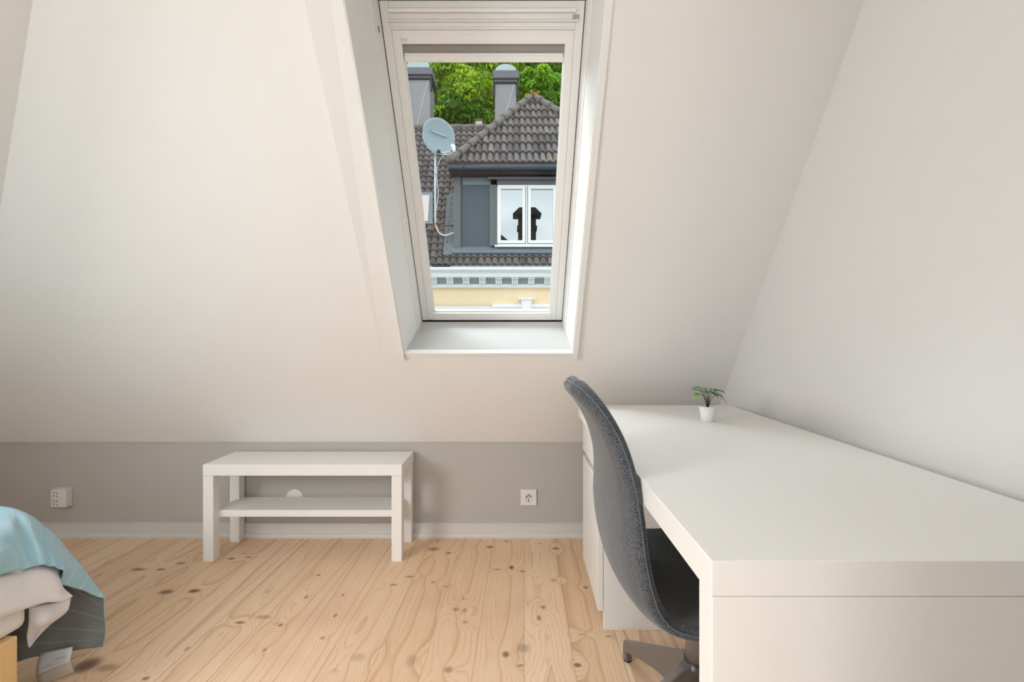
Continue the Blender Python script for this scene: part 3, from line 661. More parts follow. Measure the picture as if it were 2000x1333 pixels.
# ------------------------------------------------------------------ chair
CHX, CHY = .455, 1.12
def build_chair():
    c = empty('desk_chair', (CHX, CHY, 0), math.radians(0), label='dark grey melange upholstered shell chair tucked under the desk', cat='chair')
    prof = [(.235, .395, .185, .0), (.225, .425, .222, .003), (.17, .440, .240, .010), (.04, .430, .246, .016), (-.08, .424, .244, .020), (-.150, .432, .238, .026),
            (-.190, .462, .234, .030), (-.210, .515, .236, .028), (-.218, .585, .230, .022), (-.216, .650, .212, .016), (-.220, .725, .184, .012), (-.240, .800, .166, .010),
            (-.272, .862, .142, .008), (-.302, .900, .105, .006), (-.318, .914, .058, .003)]
    nW = 12; rows = []
    for i, (f, z, w, cu) in enumerate(prof):
        f0, z0 = prof[max(i-1, 0)][:2]; f1, z1 = prof[min(i+1, len(prof)-1)][:2]
        t = Vector((f1-f0, 0, z1-z0)).normalized(); nrm = Vector((t.z, 0, -t.x))     # towards the sitter
        if nrm.x < -.2 : nrm = -nrm
        r = []
        for k in range(nW+1):
            s = 2*k/nW-1; r.append(Vector((f, s*w, z))+nrm*(cu*abs(s)**2.2))
        rows.append(r)
    G = grid_surface(rows, 24, 56)
    # tapered thickness: thin shell made of outer and inner skin, welded at the rim
    bm = bmesh.new(); nj, ni = len(G)-1, len(G[0])-1
    nor = [[None]*(ni+1) for _ in range(nj+1)]
    for j in range(nj+1):
        for i in range(ni+1):
            a = G[min(j+1, nj)][i]-G[max(j-1, 0)][i]; b = G[j][min(i+1, ni)]-G[j][max(i-1, 0)]
            n = b.cross(a).normalized(); nor[j][i] = n
    mid = nor[nj//2][ni//2]
    flip = -1 if mid.x < 0 else 1
    def th(j, i):
        e = min(i, ni-i, j, nj-j); return .0205*min(1, .62+.14*e)
    A_ = [[bm.verts.new(G[j][i]+nor[j][i]*flip*th(j, i)) for i in range(ni+1)] for j in range(nj+1)]
    B_ = [[bm.verts.new(G[j][i]-nor[j][i]*flip*th(j, i)*1.05) for i in range(ni+1)] for j in range(nj+1)]
    for j in range(nj):
        for i in range(ni):
            bm.faces.new((A_[j][i], A_[j][i+1], A_[j+1][i+1], A_[j+1][i])); bm.faces.new((B_[j][i], B_[j+1][i], B_[j+1][i+1], B_[j][i+1]))
    for j in range(nj):
        for i in (0, ni): bm.faces.new((A_[j][i], A_[j+1][i], B_[j+1][i], B_[j][i]))
    for i in range(ni):
        for j in (0, nj): bm.faces.new((A_[j][i], A_[j][i+1], B_[j][i+1], B_[j][i]))
    o = obj('seat_shell', bm, M['fabric'], c, True); s = o.modifiers.new('smooth', 'SUBSURF'); s.levels = 1; s.render_levels = 2
    # piping seam along the rim
    rim = [G[j][0] for j in range(2, nj+1)]+[G[nj][i] for i in range(1, ni)]+[G[j][ni] for j in range(nj, 1, -1)]
    rim_n = [nor[j][0] for j in range(2, nj+1)]+[nor[nj][i] for i in range(1, ni)]+[nor[j][ni] for j in range(nj, 1, -1)]
    ctr = Vector((0, 0, 0))
    pts = []
    for p, n in zip(rim, rim_n):
        out = Vector((0, p.y, 0)).normalized() if abs(p.y) > .05 else Vector((-.4, 0, 1)).normalized()
        pts.append(p+out*.0035)
    bm = bmesh.new(); tube(bm, pts, .0015, 6); obj('piping', bm, M['piping'], c, True)
    # gas column, mechanism
    bm = bmesh.new(); lathe(bm, [(0, .20), (.030, .20), (.030, .345), (.024, .35), (.024, .405), (0, .405)], 28); obj('column', bm, M['metal_taupe'], c, True)
    bm = bmesh.new(); box(bm, -.10, .10, -.075, .075, .395, .412); bevelm(obj('seat_plate', bm, M['metal_dark'], c), .004)
    # trumpet shaped hub with four blade legs
    bm = bmesh.new(); lathe(bm, [(.05, .105), (.046, .13), (.040, .17), (.034, .205), (.033, .235), (0, .237)], 28); obj('hub', bm, M['metal_dark'], c, True)
    tip = Vector((X_(1222, 1.453), 1.453, 0))-Vector((CHX, CHY, 0)); a0 = math.atan2(tip.y, tip.x); RL = tip.length
    for k in range(4):
        a = a0+k*PI/2
        # side outline (radius, z top, z bottom, half thickness)
        st = [(.012, .238, .085, .020), (.05, .222, .098, .015), (.09, .196, .102, .0125), (.16, .158, .092, .012), (.24, .115, .067, .012), (.31, .078, .040, .0125), (RL-.012, .063, .034, .013), (RL, .058, .030, .012)]
        bm = bmesh.new(); rings = []
        for r, zt, zb, ht in st: rings.append([bm.verts.new((r, s*ht*q, z)) for (s, z, q) in ((-1, zb, 1), (1, zb, 1), (1, zt, .8), (-1, zt, .8))])
        for i in range(len(rings)-1):
            for q in range(4): bm.faces.new((rings[i][q], rings[i][(q+1) % 4], rings[i+1][(q+1) % 4], rings[i+1][q]))
        bm.faces.new(rings[0][::-1]); bm.faces.new(rings[-1])
        box(bm, RL-.022, RL, -.011, .011, .003, .036)
        bmesh.ops.rotate(bm, verts=bm.verts[:], matrix=Matrix.Rotation(a, 3, 'Z'))
        lg = bevelm(obj('leg', bm, M['metal_taupe'], c), .003, 3)
        bm = bmesh.new(); lathe(bm, [(0, 0), (.012, 0), (.012, .004), (0, .004)], 16); obj('glide', bm, M['black'], lg, False, (math.cos(a)*(RL-.011), math.sin(a)*(RL-.011), 0))
M['piping'] = mat('blue_grey_piping', (.075, .10, .13), .8, .2, 80, sheen=.5)
build_chair()

# ------------------------------------------------------------------ bed
def build_bed():
    bed = empty('bed', (-1.78, .25, 0), label='pine bed with a white mattress at the lower left', cat='bed'); bl = Vector(bed.location)
    def b(name, x0, x1, y0, y1, z0, z1, m, bev): return bxo(name, x0-bl.x, x1-bl.x, y0-bl.y, y1-bl.y, z0, z1, m, bed, bev)
    b('side_rail', -1.345, -1.318, -.75, 1.15, .10, .230, M['pinewood'], .003); b('side_rail', -2.22, -2.193, -.75, 1.15, .10, .230, M['pinewood'], .003)
    b('end_rail', -2.19, -1.345, 1.172, 1.20, .10, .230, M['pinewood'], .003); b('end_rail', -2.19, -1.345, -.79, -.762, .10, .230, M['pinewood'], .003)
    for x in (-1.355, -2.225):
        for y in (1.145, -.79): b('leg', x, x+.05, y, y+.055, 0, .238, M['pinewood'], .004)
    b('mattress', -2.20, -1.318, -.76, 1.238, .240, .422, M['mattress'], .018)
    # sheet hanging down the side, with its corner fallen out
    top = [Vector((-1.33, -.6, .430)), Vector((-1.33, .5, .430)), Vector((-1.34, 1.05, .425)), P(36, 1100, 1.25), P(72, 1092, 1.29), P(103, 1098, 1.32), P(116, 1112, 1.335)]
    mid = [Vector((-1.306, -.6, .42)), Vector((-1.306, .5, .42)), P(0, 1130, 1.165), P(45, 1120, 1.225), P(82, 1115, 1.265), P(112, 1128, 1.30), P(120, 1145, 1.33)]
    low = [Vector((-1.300, -.6, .30)), Vector((-1.300, .5, .30)), P(0, 1209, 1.155), P(50, 1190, 1.215), P(90, 1178, 1.265), P(120, 1176, 1.300), P(142, 1166, 1.33)]
    c = empty('bed_sheet', (-1.31, 1.1, .3), label='white sheet hanging out between mattress and blue bedspread', cat='sheet'); cl = Vector(c.location)
    G = grid_surface([top, mid, low], 60, 14)
    G = [[p-cl+Vector((0, 0, 0)) for p in r] for r in G]
    o = obj('sheet_side', grid_bm(G), M['sheet'], c, True); s = o.modifiers.new('t', 'SOLIDIFY'); s.thickness = .003; s.offset = 0
    r0 = [P(56, 1186, 1.262), P(90, 1180, 1.290), P(118, 1176, 1.320), P(138, 1168, 1.348)]
    r1 = [P(56, 1215, 1.262), P(85, 1215, 1.275), P(112, 1205, 1.315), P(131, 1194, 1.340)]
    r2 = [P(53, 1242, 1.262), P(68, 1240, 1.285), P(84, 1230, 1.29), P(97, 1221, 1.315)]
    r3 = [P(56, 1266, 1.268), P(58, 1265, 1.270), P(61, 1261, 1.275), P(64, 1255, 1.28)]
    G = grid_surface([r0, r1, r2, r3], 18, 18); G = [[p-cl for p in r] for r in G]
    o = obj('sheet_corner', grid_bm(G), M['sheet'], c, True); s = o.modifiers.new('t', 'SOLIDIFY'); s.thickness = .003; s.offset = 0
    # bedspread: top and side, then the panel falling over the foot end (grey reverse towards us)
    V = Vector
    hem = [V((-1.292, -.6, .41)), V((-1.292, .6, .41)), P(0, 1124, 1.150), P(45, 1113, 1.215), P(80, 1104, 1.255), P(106, 1107, 1.285), P(126, 1117, 1.310), P(117, 1140, 1.335), P(150, 1150, 1.39), P(203, 1170, 1.456)]
    inn = [V((-2.2, -.6, .482)), V((-2.2, .6, .482)), V((-2.2, 1.30, .482)), P(0, 990, 1.42), P(50, 1003, 1.43), P(85, 1028, 1.44), P(112, 1052, 1.45), P(135, 1080, 1.455), P(165, 1116, 1.46), P(203, 1168, 1.46)]
    sh = [V((-1.325, -.6, .490)), V((-1.325, .6, .490)), V((-1.345, 1.10, .490)), P(22, 1042, 1.245), P(64, 1044, 1.30), P(92, 1062, 1.335), P(118, 1083, 1.355), P(132, 1105, 1.38), P(162, 1132, 1.425), P(203, 1169, 1.458)]
    sh2 = [V((-1.304, -.6, .45)), V((-1.304, .6, .45)), P(2, 1080, 1.165), P(36, 1078, 1.235), P(74, 1075, 1.275), P(101, 1085, 1.305), P(124, 1100, 1.330), P(126, 1122, 1.352), P(156, 1141, 1.405), P(203, 1169.5, 1.457)]
    inn2 = [V((-1.75, -.6, .486)), V((-1.75, .6, .486)), V((-1.7, 1.22, .488)), P(12, 1015, 1.36), P(58, 1022, 1.38), P(90, 1043, 1.395), P(116, 1066, 1.41), P(134, 1092, 1.425), P(164, 1124, 1.445), P(203, 1168.5, 1.459)]
    c2 = empty('bedspread', (-1.6, 1.1, .48), label='light blue linen bedspread with a dark grey reverse, draped over the foot of the bed', cat='bedspread'); cl2 = Vector(c2.location)
    G = grid_surface([hem, sh2, sh, inn2, inn], 120, 30)
    for j, r in enumerate(G):                               # folds running down to the hem
        for i, p in enumerate(r):
            u = i/120; v = j/30; k = math.sin(PI*min(1, v*1.1))*(math.exp(-((u-.39)/.028)**2)+.5*math.exp(-((u-.52)/.02)**2))
            G[j][i] = p+Vector((-.011*k, 0, -.010*k))+Vector((.003, -.002, .002))*math.sin(u*70+v*2)*(1-v)*(1 if u > .2 else .3)
    G = [[p-cl2 for p in r] for r in G]
    o = obj('top_panel', grid_bm(G), [M['blue'], M['grey']], c2, True); sm = o.modifiers.new('t', 'SOLIDIFY'); sm.thickness = .004; sm.offset = 0; sm.material_offset = 0
    ridge = [V((-2.2, 1.37, .482)), P(0, 990, 1.42), P(50, 1003, 1.43), P(85, 1028, 1.44), P(112, 1052, 1.45), P(135, 1080, 1.455), P(165, 1116, 1.46), P(203, 1168, 1.46)]
    m1 = [V((-2.2, 1.40, .30)), V((-1.85, 1.40, .30)), V((-1.62, 1.40, .30)), V((-1.52, 1.39, .27)), V((-1.45, 1.41, .25)), V((-1.39, 1.43, .21)), V((-1.345, 1.45, .17)), P(203, 1195, 1.462)]
    bot = [V((-2.2, 1.36, .05)), V((-1.8, 1.36, .05)), V((-1.62, 1.36, .045)), P(20, 1297, 1.355), P(60, 1286, 1.37), P(105, 1278, 1.40), P(155, 1270, 1.43), P(200, 1264, 1.462)]
    m2 = [(a*.35+b_*.65)+V((0, .008, 0)) for a, b_ in zip(m1, bot)]
    G = grid_surface([ridge, m1, m2, bot], 100, 24)
    for j, r in enumerate(G):
        for i, p in enumerate(r): G[j][i] = p+Vector((0, .004*math.sin(i*.35)*(j/24)*(1-i/100), 0))
    G = [[p-cl2 for p in r] for r in G]
    # stripes of this panel run along the hem
    bm = grid_bm(G); ul = bm.loops.layers.uv.active
    for f in bm.faces:
        for l in f.loops: l[ul].uv = (l[ul].uv[1]*.42+.02, l[ul].uv[0])
    o = obj('foot_panel', bm, [M['blue'], M['grey']], c2, True)
    # outer blue skin just beyond the grey reverse
    sm = o.modifiers.new('t', 'SOLIDIFY'); sm.thickness = .004; sm.offset = 1 ; sm.material_offset = 1
    # care tag at the hem
    t0 = [P(78, 1277, 1.378), P(142, 1264, 1.400)]; t1 = [P(72, 1297, 1.360), P(139, 1280, 1.388)]; t2 = [P(70, 1320, 1.345), P(137, 1293, 1.372)]
    t3 = [P(74, 1332, 1.342), P(141, 1304, 1.372)]; t4 = [P(82, 1345, 1.345), P(146, 1315, 1.380)]
    G = grid_surface([t0, t1, t2], 6, 8); tg = obj('care_tag', grid_bm([[p-cl2 for p in r] for r in G]), M['tagw'], c2, True); tg['label'] = 'white care tag with faint print'
    s = tg.modifiers.new('t', 'SOLIDIFY'); s.thickness = .0008
    G2 = grid_surface([t2, t3, t4], 6, 6); o = obj('tag_flap', grid_bm([[p-cl2 for p in r] for r in G2]), M['tagb'], tg, True); s = o.modifiers.new('t', 'SOLIDIFY'); s.thickness = .0008
    bm = bmesh.new()
    def q(u, v): 
        a = t0[0].lerp(t0[1], u); b_ = t1[0].lerp(t1[1], u); c_ = t2[0].lerp(t2[1], u)
        p = a.lerp(b_, v*2) if v < .5 else b_.lerp(c_, v*2-1); return p-cl2+Vector((.0008, -.0022, .0014))
    for (u0, u1, v0, v1) in ((.10, .14, .10, .15), (.17, .20, .10, .15), (.55, .85, .48, .53), (.48, .60, .60, .63), (.25, .45, .70, .73), (.20, .60, .82, .84)):
        bm = bmesh.new(); bm.faces.new([bm.verts.new(q(*w)) for w in ((u0, v0), (u1, v0), (u1, v1), (u0, v1))]); obj('print', bm, M['ink'], tg)
build_bed()

# ------------------------------------------------------------------ outside: the house across
def tiles(origin, udir, vdir, ndir, nu, nv, wu, wv, u0=0, amp=.028, step=.035, clips=()):
    """pantile sheet: nu x nv tiles; rises along vdir."""
    bm = bmesh.new(); tone = bm.faces.layers.float.new('tile_tone'); K = 6
    O_, U, Vd, N_ = map(Vector, (origin, udir, vdir, ndir))
    def prof(t):
        return amp*(math.sin(2*PI*t)+.35*math.sin(4*PI*t+.6))
    for j in range(nv):
        lo, hi = [], []
        for i in range(nu*K+1):
            u = i/K; h = prof(u % 1)
            lo.append(bm.verts.new(O_+U*(u0+u*wu)+Vd*(j*wv)+N_*(h+step))); hi.append(bm.verts.new(O_+U*(u0+u*wu)+Vd*((j+1)*wv+.03)+N_*(h)))
        un = [bm.verts.new(v.co-N_*step*1.2) for v in lo]
        for i in range(nu*K):
            random.seed(i//K*131+j*17+int(wu*1e4)); r = random.random(); r = r*.82 if r < .93 else 1.0
            f = bm.faces.new((lo[i], lo[i+1], hi[i+1], hi[i])); f[tone] = r
            f = bm.faces.new((un[i], un[i+1], lo[i+1], lo[i])); f[tone] = 0
    for co, no in clips:
        g = bm.verts[:]+bm.edges[:]+bm.faces[:]
        bmesh.ops.bisect_plane(bm, geom=g, plane_co=Vector(co), plane_no=Vector(no), clear_outer=True)
    return bm

def build_house_across():
    h = empty('town_house', (0, 12, -7), label='town house across the street with yellow facade, tiled mansard roof and dark dormer', cat='house'); hl = Vector(h.location)
    inv = Matrix.Translation(-hl)
    def fin(name, bm, m, parent=None, smooth=False, off=None):
        bmesh.ops.transform(bm, matrix=Matrix.Translation(-(off if off is not None else hl)), verts=bm.verts[:]); return obj(name, bm, m, parent or h, smooth)
    XA, XB = -7.0, 8.0; YF = 12.0
    zt = Z_(562, YF)
    bm = bmesh.new(); box(bm, XA, XB, YF, YF+7, -7, zt); fin('facade_wall', bm, M['yellow'])
    bm = bmesh.new(); box(bm, XA, XB, YF-.10, YF, 1.50, Z_(599, 11.9)); box(bm, XA, XB, YF-.14, YF, Z_(601.5, 11.9), Z_(599, 11.9)); fin('string_course', bm, M['winwhite'])
    x0, x1 = X_(962, 11.9), X_(1180, 11.9); bm = bmesh.new(); box(bm, x0, x1, YF-.16, YF, Z_(600, 11.85), Z_(594.5, 11.85)); box(bm, x0+.04, x1, YF-.12, YF, Z_(602, 11.85), Z_(599, 11.85)); fin('window_pediment', bm, M['winwhite'])
    xa, xb = X_(1017, 11.8), X_(1040, 11.8)
    bm = bmesh.new(); hexa(bm, [(xa+.05, YF-.22, Z_(603, 11.8)), (xb-.05, YF-.22, Z_(603, 11.8)), (xb-.05, YF, Z_(603, 11.8)), (xa+.05, YF, Z_(603, 11.8)), (xa+.01, YF-.24, Z_(585, 11.8)), (xb-.01, YF-.24, Z_(585, 11.8)), (xb-.01, YF, Z_(585, 11.8)), (xa+.01, YF, Z_(585, 11.8))])
    box(bm, xa-.05, xb+.05, YF-.28, YF, Z_(585.5, 11.8), Z_(582.5, 11.8)); fin('keystone', bm, M['winwhite'])
    # frieze, cornice, brackets
    bm = bmesh.new(); box(bm, XA, XB, YF-.05, YF+.3, zt, Z_(535, 11.9)); fin('frieze', bm, M['stuccog'])
    bm = bmesh.new(); box(bm, XA, XB, YF-.12, YF+.2, Z_(562, 11.9), Z_(555.5, 11.9)); fin('frieze_moulding', bm, M['stucco'])
    bm = bmesh.new(); yc = YF-.36
    prof = [(YF, Z_(541, yc)), (yc, Z_(541, yc)), (yc, Z_(533, yc)), (yc-.05, Z_(531.5, yc)), (yc-.05, Z_(526.5, yc)), (yc, Z_(525.5, yc)), (YF, Z_(524, yc))]
    prism(bm, [(XA, a, b) for a, b in prof], (XB-XA, 0, 0)); fin('cornice', bm, M['stucco'])
    n0 = X_(846, 11.75); pitch = (X_(1069.6, 11.75)-n0)/7
    for k in range(-5, 14):
        x = n0+k*pitch; bm = bmesh.new(); w = .085; za, zb = Z_(541.5, 11.75), Z_(554, 11.75)
        for q in (-1, 0, 1):
            cx = x+q*.057; hw = .024
            prism(bm, [(cx-hw, YF-.05, za), (cx-hw, YF-.31, za), (cx-hw, YF-.31, za-.055), (cx-hw, YF-.24, za-.075), (cx-hw, YF-.20, zb), (cx-hw, YF-.05, zb)], (2*hw, 0, 0))
        box(bm, x-.078, x+.078, YF-.17, YF-.05, zb+.005, za); box(bm, x-.095, x+.095, YF-.33, YF-.05, za-.022, za+.004)
        fin('cornice_bracket', bm, M['stucco'])
    # gutter roll on the cornice
    bm = bmesh.new(); tube(bm, [(XA, YF-.42, Z_(526, 11.6)), (XB, YF-.42, Z_(526, 11.6))], .055, 12); fin('cornice_roll', bm, M['stucco'], smooth=True)
    # mansard roof
    a = math.radians(60); vd = Vector((0, math.cos(a), math.sin(a))); nd = Vector((0, -math.sin(a), math.cos(a)))
    ye, ze = 11.75, 2.93; sl = 2.787/math.cos(a)
    bm = bmesh.new(); hexa(bm, [(XA, ye-.10, ze-.17), (XB, ye-.10, ze-.17), (XB, ye+.35, ze-.17), (XA, ye+.35, ze-.17), (XA, ye+.02, ze+.03), (XB, ye+.02, ze+.03), (XB, ye+.35, ze+.03), (XA, ye+.35, ze+.03)]); fin('zinc_strip', bm, M['zinc'])
    bm = bmesh.new(); prism(bm, [(XA, ye, ze-.02), (XA, ye+2.787, ze+2.787*math.tan(a)-.03), (XA, ye+6, ze-.02)], (XB-XA, 0, 0)); fin('roof_deck', bm, M['soffit'])
    wv = .235
    bm = tiles((XA, ye, ze), (1, 0, 0), vd, nd, int((XB-XA)/.18)+1, int(sl/wv)+1, .18, wv, amp=.030, step=.036, clips=[((0, ye+2.787, 0), (0, 1, 0))])
    fin('mansard_tiles', bm, M['tile'])
    yr, zr = ye+2.80, ze+2.787*math.tan(a)+.02
    bm = bmesh.new()
    x = XA
    while x < XB: tube(bm, [(x, yr, zr), (x+.41, yr, zr+.012)], [.085, .095], 10); x += .38
    fin('ridge_tiles', bm, M['ridge'], smooth=True)
    # dormer body
    x0, x1 = X_(888, YF), 3.35; zb, z1 = Z_(489, YF), Z_(327, YF)
    bm = bmesh.new(); box(bm, x0, x1, YF, 15.5, zb-.6, z1); fin('dormer_wall', bm, M['zincd'])
    yd = YF-.03
    bm = bmesh.new(); box(bm, x0-.02, X_(900, yd), yd-.03, YF, zb, z1); fin('corner_board', bm, M['boardgrey'])
    bm = bmesh.new(); box(bm, X_(957, yd), X_(960, yd), yd, YF, zb+.1, Z_(360, yd)); box(bm, X_(903, yd), X_(958, yd), yd+.01, YF, Z_(361, yd), Z_(345, yd)); fin('panel_seam', bm, M['zinc'])
    bm = bmesh.new(); box(bm, X_(960, yd), X_(971, yd), yd-.06, YF, Z_(481, yd), Z_(352, yd)); box(bm, X_(960, yd), X_(1205, yd), yd-.06, YF, Z_(362.5, yd), Z_(352, yd)); fin('window_casing', bm, M['boardgrey'])
    bm = bmesh.new(); prism(bm, [(X_(953, yd), YF, Z_(345, yd)), (X_(953, yd), YF-.20, Z_(350, yd)), (X_(953, yd), YF-.20, Z_(354, yd)), (X_(953, yd), YF, Z_(352, yd))], (3.6, 0, 0)); fin('window_hood', bm, M['chimcap'])
    bm = bmesh.new(); prism(bm, [(x0-.05, YF, Z_(482, yd)), (x0-.05, YF-.17, Z_(491, 11.85)), (x0-.05, YF-.17, Z_(494, 11.85)), (x0-.05, YF, zb-.2)], (x1-x0+.1, 0, 0)); fin('apron_flashing', bm, M['zinc'])
    # dormer window (two casements)
    yw = YF-.09; wx0, wx1 = X_(970, yw), X_(1087, yw); wz0, wz1 = Z_(479, yw), Z_(361.5, yw)
    wd = empty('dormer_window', Vector(((wx0+wx1)/2, yw, wz0))-hl); wd.parent = h; off = hl+wd.location
    bm = bmesh.new(); f = .03
    box(bm, wx0, wx0+f, yw, YF+.02, wz0, wz1); box(bm, wx1-f, wx1, yw, YF+.02, wz0, wz1); box(bm, wx0, wx1, yw, YF+.02, wz1-f, wz1); box(bm, wx0, wx1, yw, YF+.02, wz0, wz0+f); box(bm, (wx0+wx1)/2-.02, (wx0+wx1)/2+.02, yw+.01, YF+.02, wz0, wz1)
    fin('frame', bm, M['winwhite'], wd, off=off)
    bm = bmesh.new(); box(bm, wx0-.05, wx1+.05, yw-.05, YF, wz0-.05, wz0-.005); fin('sill', bm, M['winwhite'], wd, off=off)
    for s in (0, 1):
        ax, bx = (X_(972.5, yw), X_(1026, yw)) if s == 0 else (X_(1031, yw), X_(1085.5, yw))
        bm = bmesh.new(); t = .075; a0, a1 = wz0+.045, wz1-.03
        box(bm, ax, ax+t, yw-.03, YF, a0, a1); box(bm, bx-t, bx, yw-.03, YF, a0, a1); box(bm, ax+t, bx-t, yw-.03, YF, a1-t, a1); box(bm, ax+t, bx-t, yw-.03, YF, a0, a0+t)
        fin('casement', bm, M['winwhite'], wd, off=off)
        bm = bmesh.new(); box(bm, ax+t, bx-t, yw+.03, yw+.04, a0+t, a1-t); fin('pane', bm, M['reflpane'], wd, off=off)
    # dormer roof: pyramid with tiles on its front, hip caps, gutter
    C0 = P(877, 319, 11.72); ap = P(1040, 190, 14.45); C1 = Vector((3.30, C0.y, C0.z)); zE = C0.z; yB = 2*ap.y-C0.y
    bm = bmesh.new(); v = [bm.verts.new(p) for p in (C0, C1, (C1.x, yB, zE), (C0.x, yB, zE), ap-Vector((0, 0, .05)))]
    for q in ((0, 1, 4), (1, 2, 4), (2, 3, 4), (3, 0, 4), (3, 2, 1, 0)): bm.faces.new([v[i] for i in q])
    fin('dormer_roof_deck', bm, M['soffit'])
    rise = Vector((0, ap.y-C0.y, ap.z-C0.z)); ln = rise.length; vd2 = rise.normalized(); nd2 = Vector((0, -vd2.z, vd2.y))
    eL = (ap-C0); nL = eL.cross(nd2); nR = nd2.cross(ap-C1)
    if nL.x > 0: nL = -nL
    if nR.x < 0: nR = -nR
    wt = .172; rows = 8
    bm = tiles((C0.x-.2, C0.y, C0.z), (1, 0, 0), vd2, nd2, int((C1.x-C0.x+.4)/wt)+1, rows, wt, ln/rows, amp=.034, step=.055, clips=[(C0, nL), (C1, nR)])
    fin('dormer_tiles', bm, M['tile'])
    for E in (C0, C1):
        n = 10; d = ap-E; bm = bmesh.new()
        for k in range(n):
            p = E+d*(k/n)+nd2*.06; q = E+d*((k+1.08)/n)+nd2*.045; tube(bm, [p, p.lerp(q, .1), q], [.118, .115, .085], 12)
        fin('hip_caps', bm, M['ridge'], smooth=True)
    bm = bmesh.new()
    for k in range(16):
        random.seed(k+3); bmesh.ops.create_icosphere(bm, subdivisions=2, radius=random.uniform(.03, .06), matrix=Matrix.Translation(ap+Vector((random.uniform(-.2, .2), random.uniform(-.25, -.02), random.uniform(0, .07)))))
    fin('lichen', bm, M['moss'])
    g0 = P(876, 327, 11.55); bm = bmesh.new(); tube(bm, [(g0.x, g0.y, g0.z), (3.4, g0.y, g0.z)], .065, 14)
    for xx in (X_(901, 11.5), X_(970, 11.5), X_(1036, 11.5)): tube(bm, [(xx, g0.y, g0.z), (xx+.04, g0.y, g0.z)], .075, 14)
    fin('gutter', bm, M['gutter'], smooth=True)
    bm = bmesh.new(); box(bm, C0.x+.02, 3.4, 11.62, YF+.02, Z_(345, 11.9), Z_(332, 11.62)); box(bm, C0.x, 3.4, 11.64, 11.80, Z_(334, 11.64), C0.z+.01); fin('eaves_board', bm, M['soffit'])
    # lead valley beside the dormer
    def R(px, py, off=.03):                                  # point on the mansard plane
        tn = (YV-py)/F_PX; s = (CH+tn*ye-ze)/(math.sin(a)-tn*math.cos(a)); p = Vector((0, ye, ze))+vd*s; p.x = X_(px, p.y); return p+nd*off
    bm = bmesh.new(); pts = [R(873, 385, .05), R(889, 375, .05), R(889, 500, .05), R(866, 500, .05)]
    prism(bm, pts, nd*-.08); fin('valley_flashing', bm, M['zincv'])
    # small roof light on the left
    rl = empty('roof_light', R(830, 441)-hl); rl.parent = h; off = hl+rl.location
    c4 = [R(808, 441, .08), R(846, 441, .08), R(846, 380, .08), R(808, 380, .08)]; i4 = [R(812, 437, .095), R(837, 437, .095), R(840, 386, .095), R(812, 386, .095)]
    bm = bmesh.new(); prism(bm, c4, nd*-.12); fin('frame', bm, M['zinc'], rl, off=off)
    bm = bmesh.new(); prism(bm, i4, nd*-.012); fin('pane', bm, M['pinkpane'], rl, off=off)
    # dark gutter end at the eave, left
    bm = bmesh.new(); box(bm, X_(845, 11.6), X_(879, 11.6), 11.55, 11.68, Z_(524, 11.6), Z_(518, 11.6)); fin('eave_end', bm, M['soffit'])
    # electricity stub and small white chimney
    p = P(935, 250, 15.2)
    sc = empty('roof_chimney', (p.x, p.y, p.z-.6), label='small whitewashed chimney stub on the ridge between the tall chimneys', cat='chimney'); so = Vector(sc.location)
    bm = bmesh.new(); box(bm, X_(929.5, 15.2)-so.x, X_(942.5, 15.2)-so.x, -.15, .15, 0, Z_(240, 15.2)-so.z); obj('stack', bm, M['plaster'], sc)
    bm = bmesh.new(); box(bm, X_(928, 15.2)-so.x, X_(944.5, 15.2)-so.x, -.18, .18, Z_(240, 15.2)-so.z, Z_(237.5, 15.2)-so.z); box(bm, X_(932, 15.2)-so.x, X_(936, 15.2)-so.x, -.05, .05, Z_(237.5, 15.2)-so.z, Z_(235, 15.2)-so.z); obj('cap', bm, M['rust'], sc)
M['ridge'] = mat('ridge_tile_concrete', (.18, .16, .15), .75, .15, 4)
M['zincv'] = mat('valley_lead', (.16, .175, .19), .5, .35, 7, stretch=(1, 1, 2))
build_house_across()

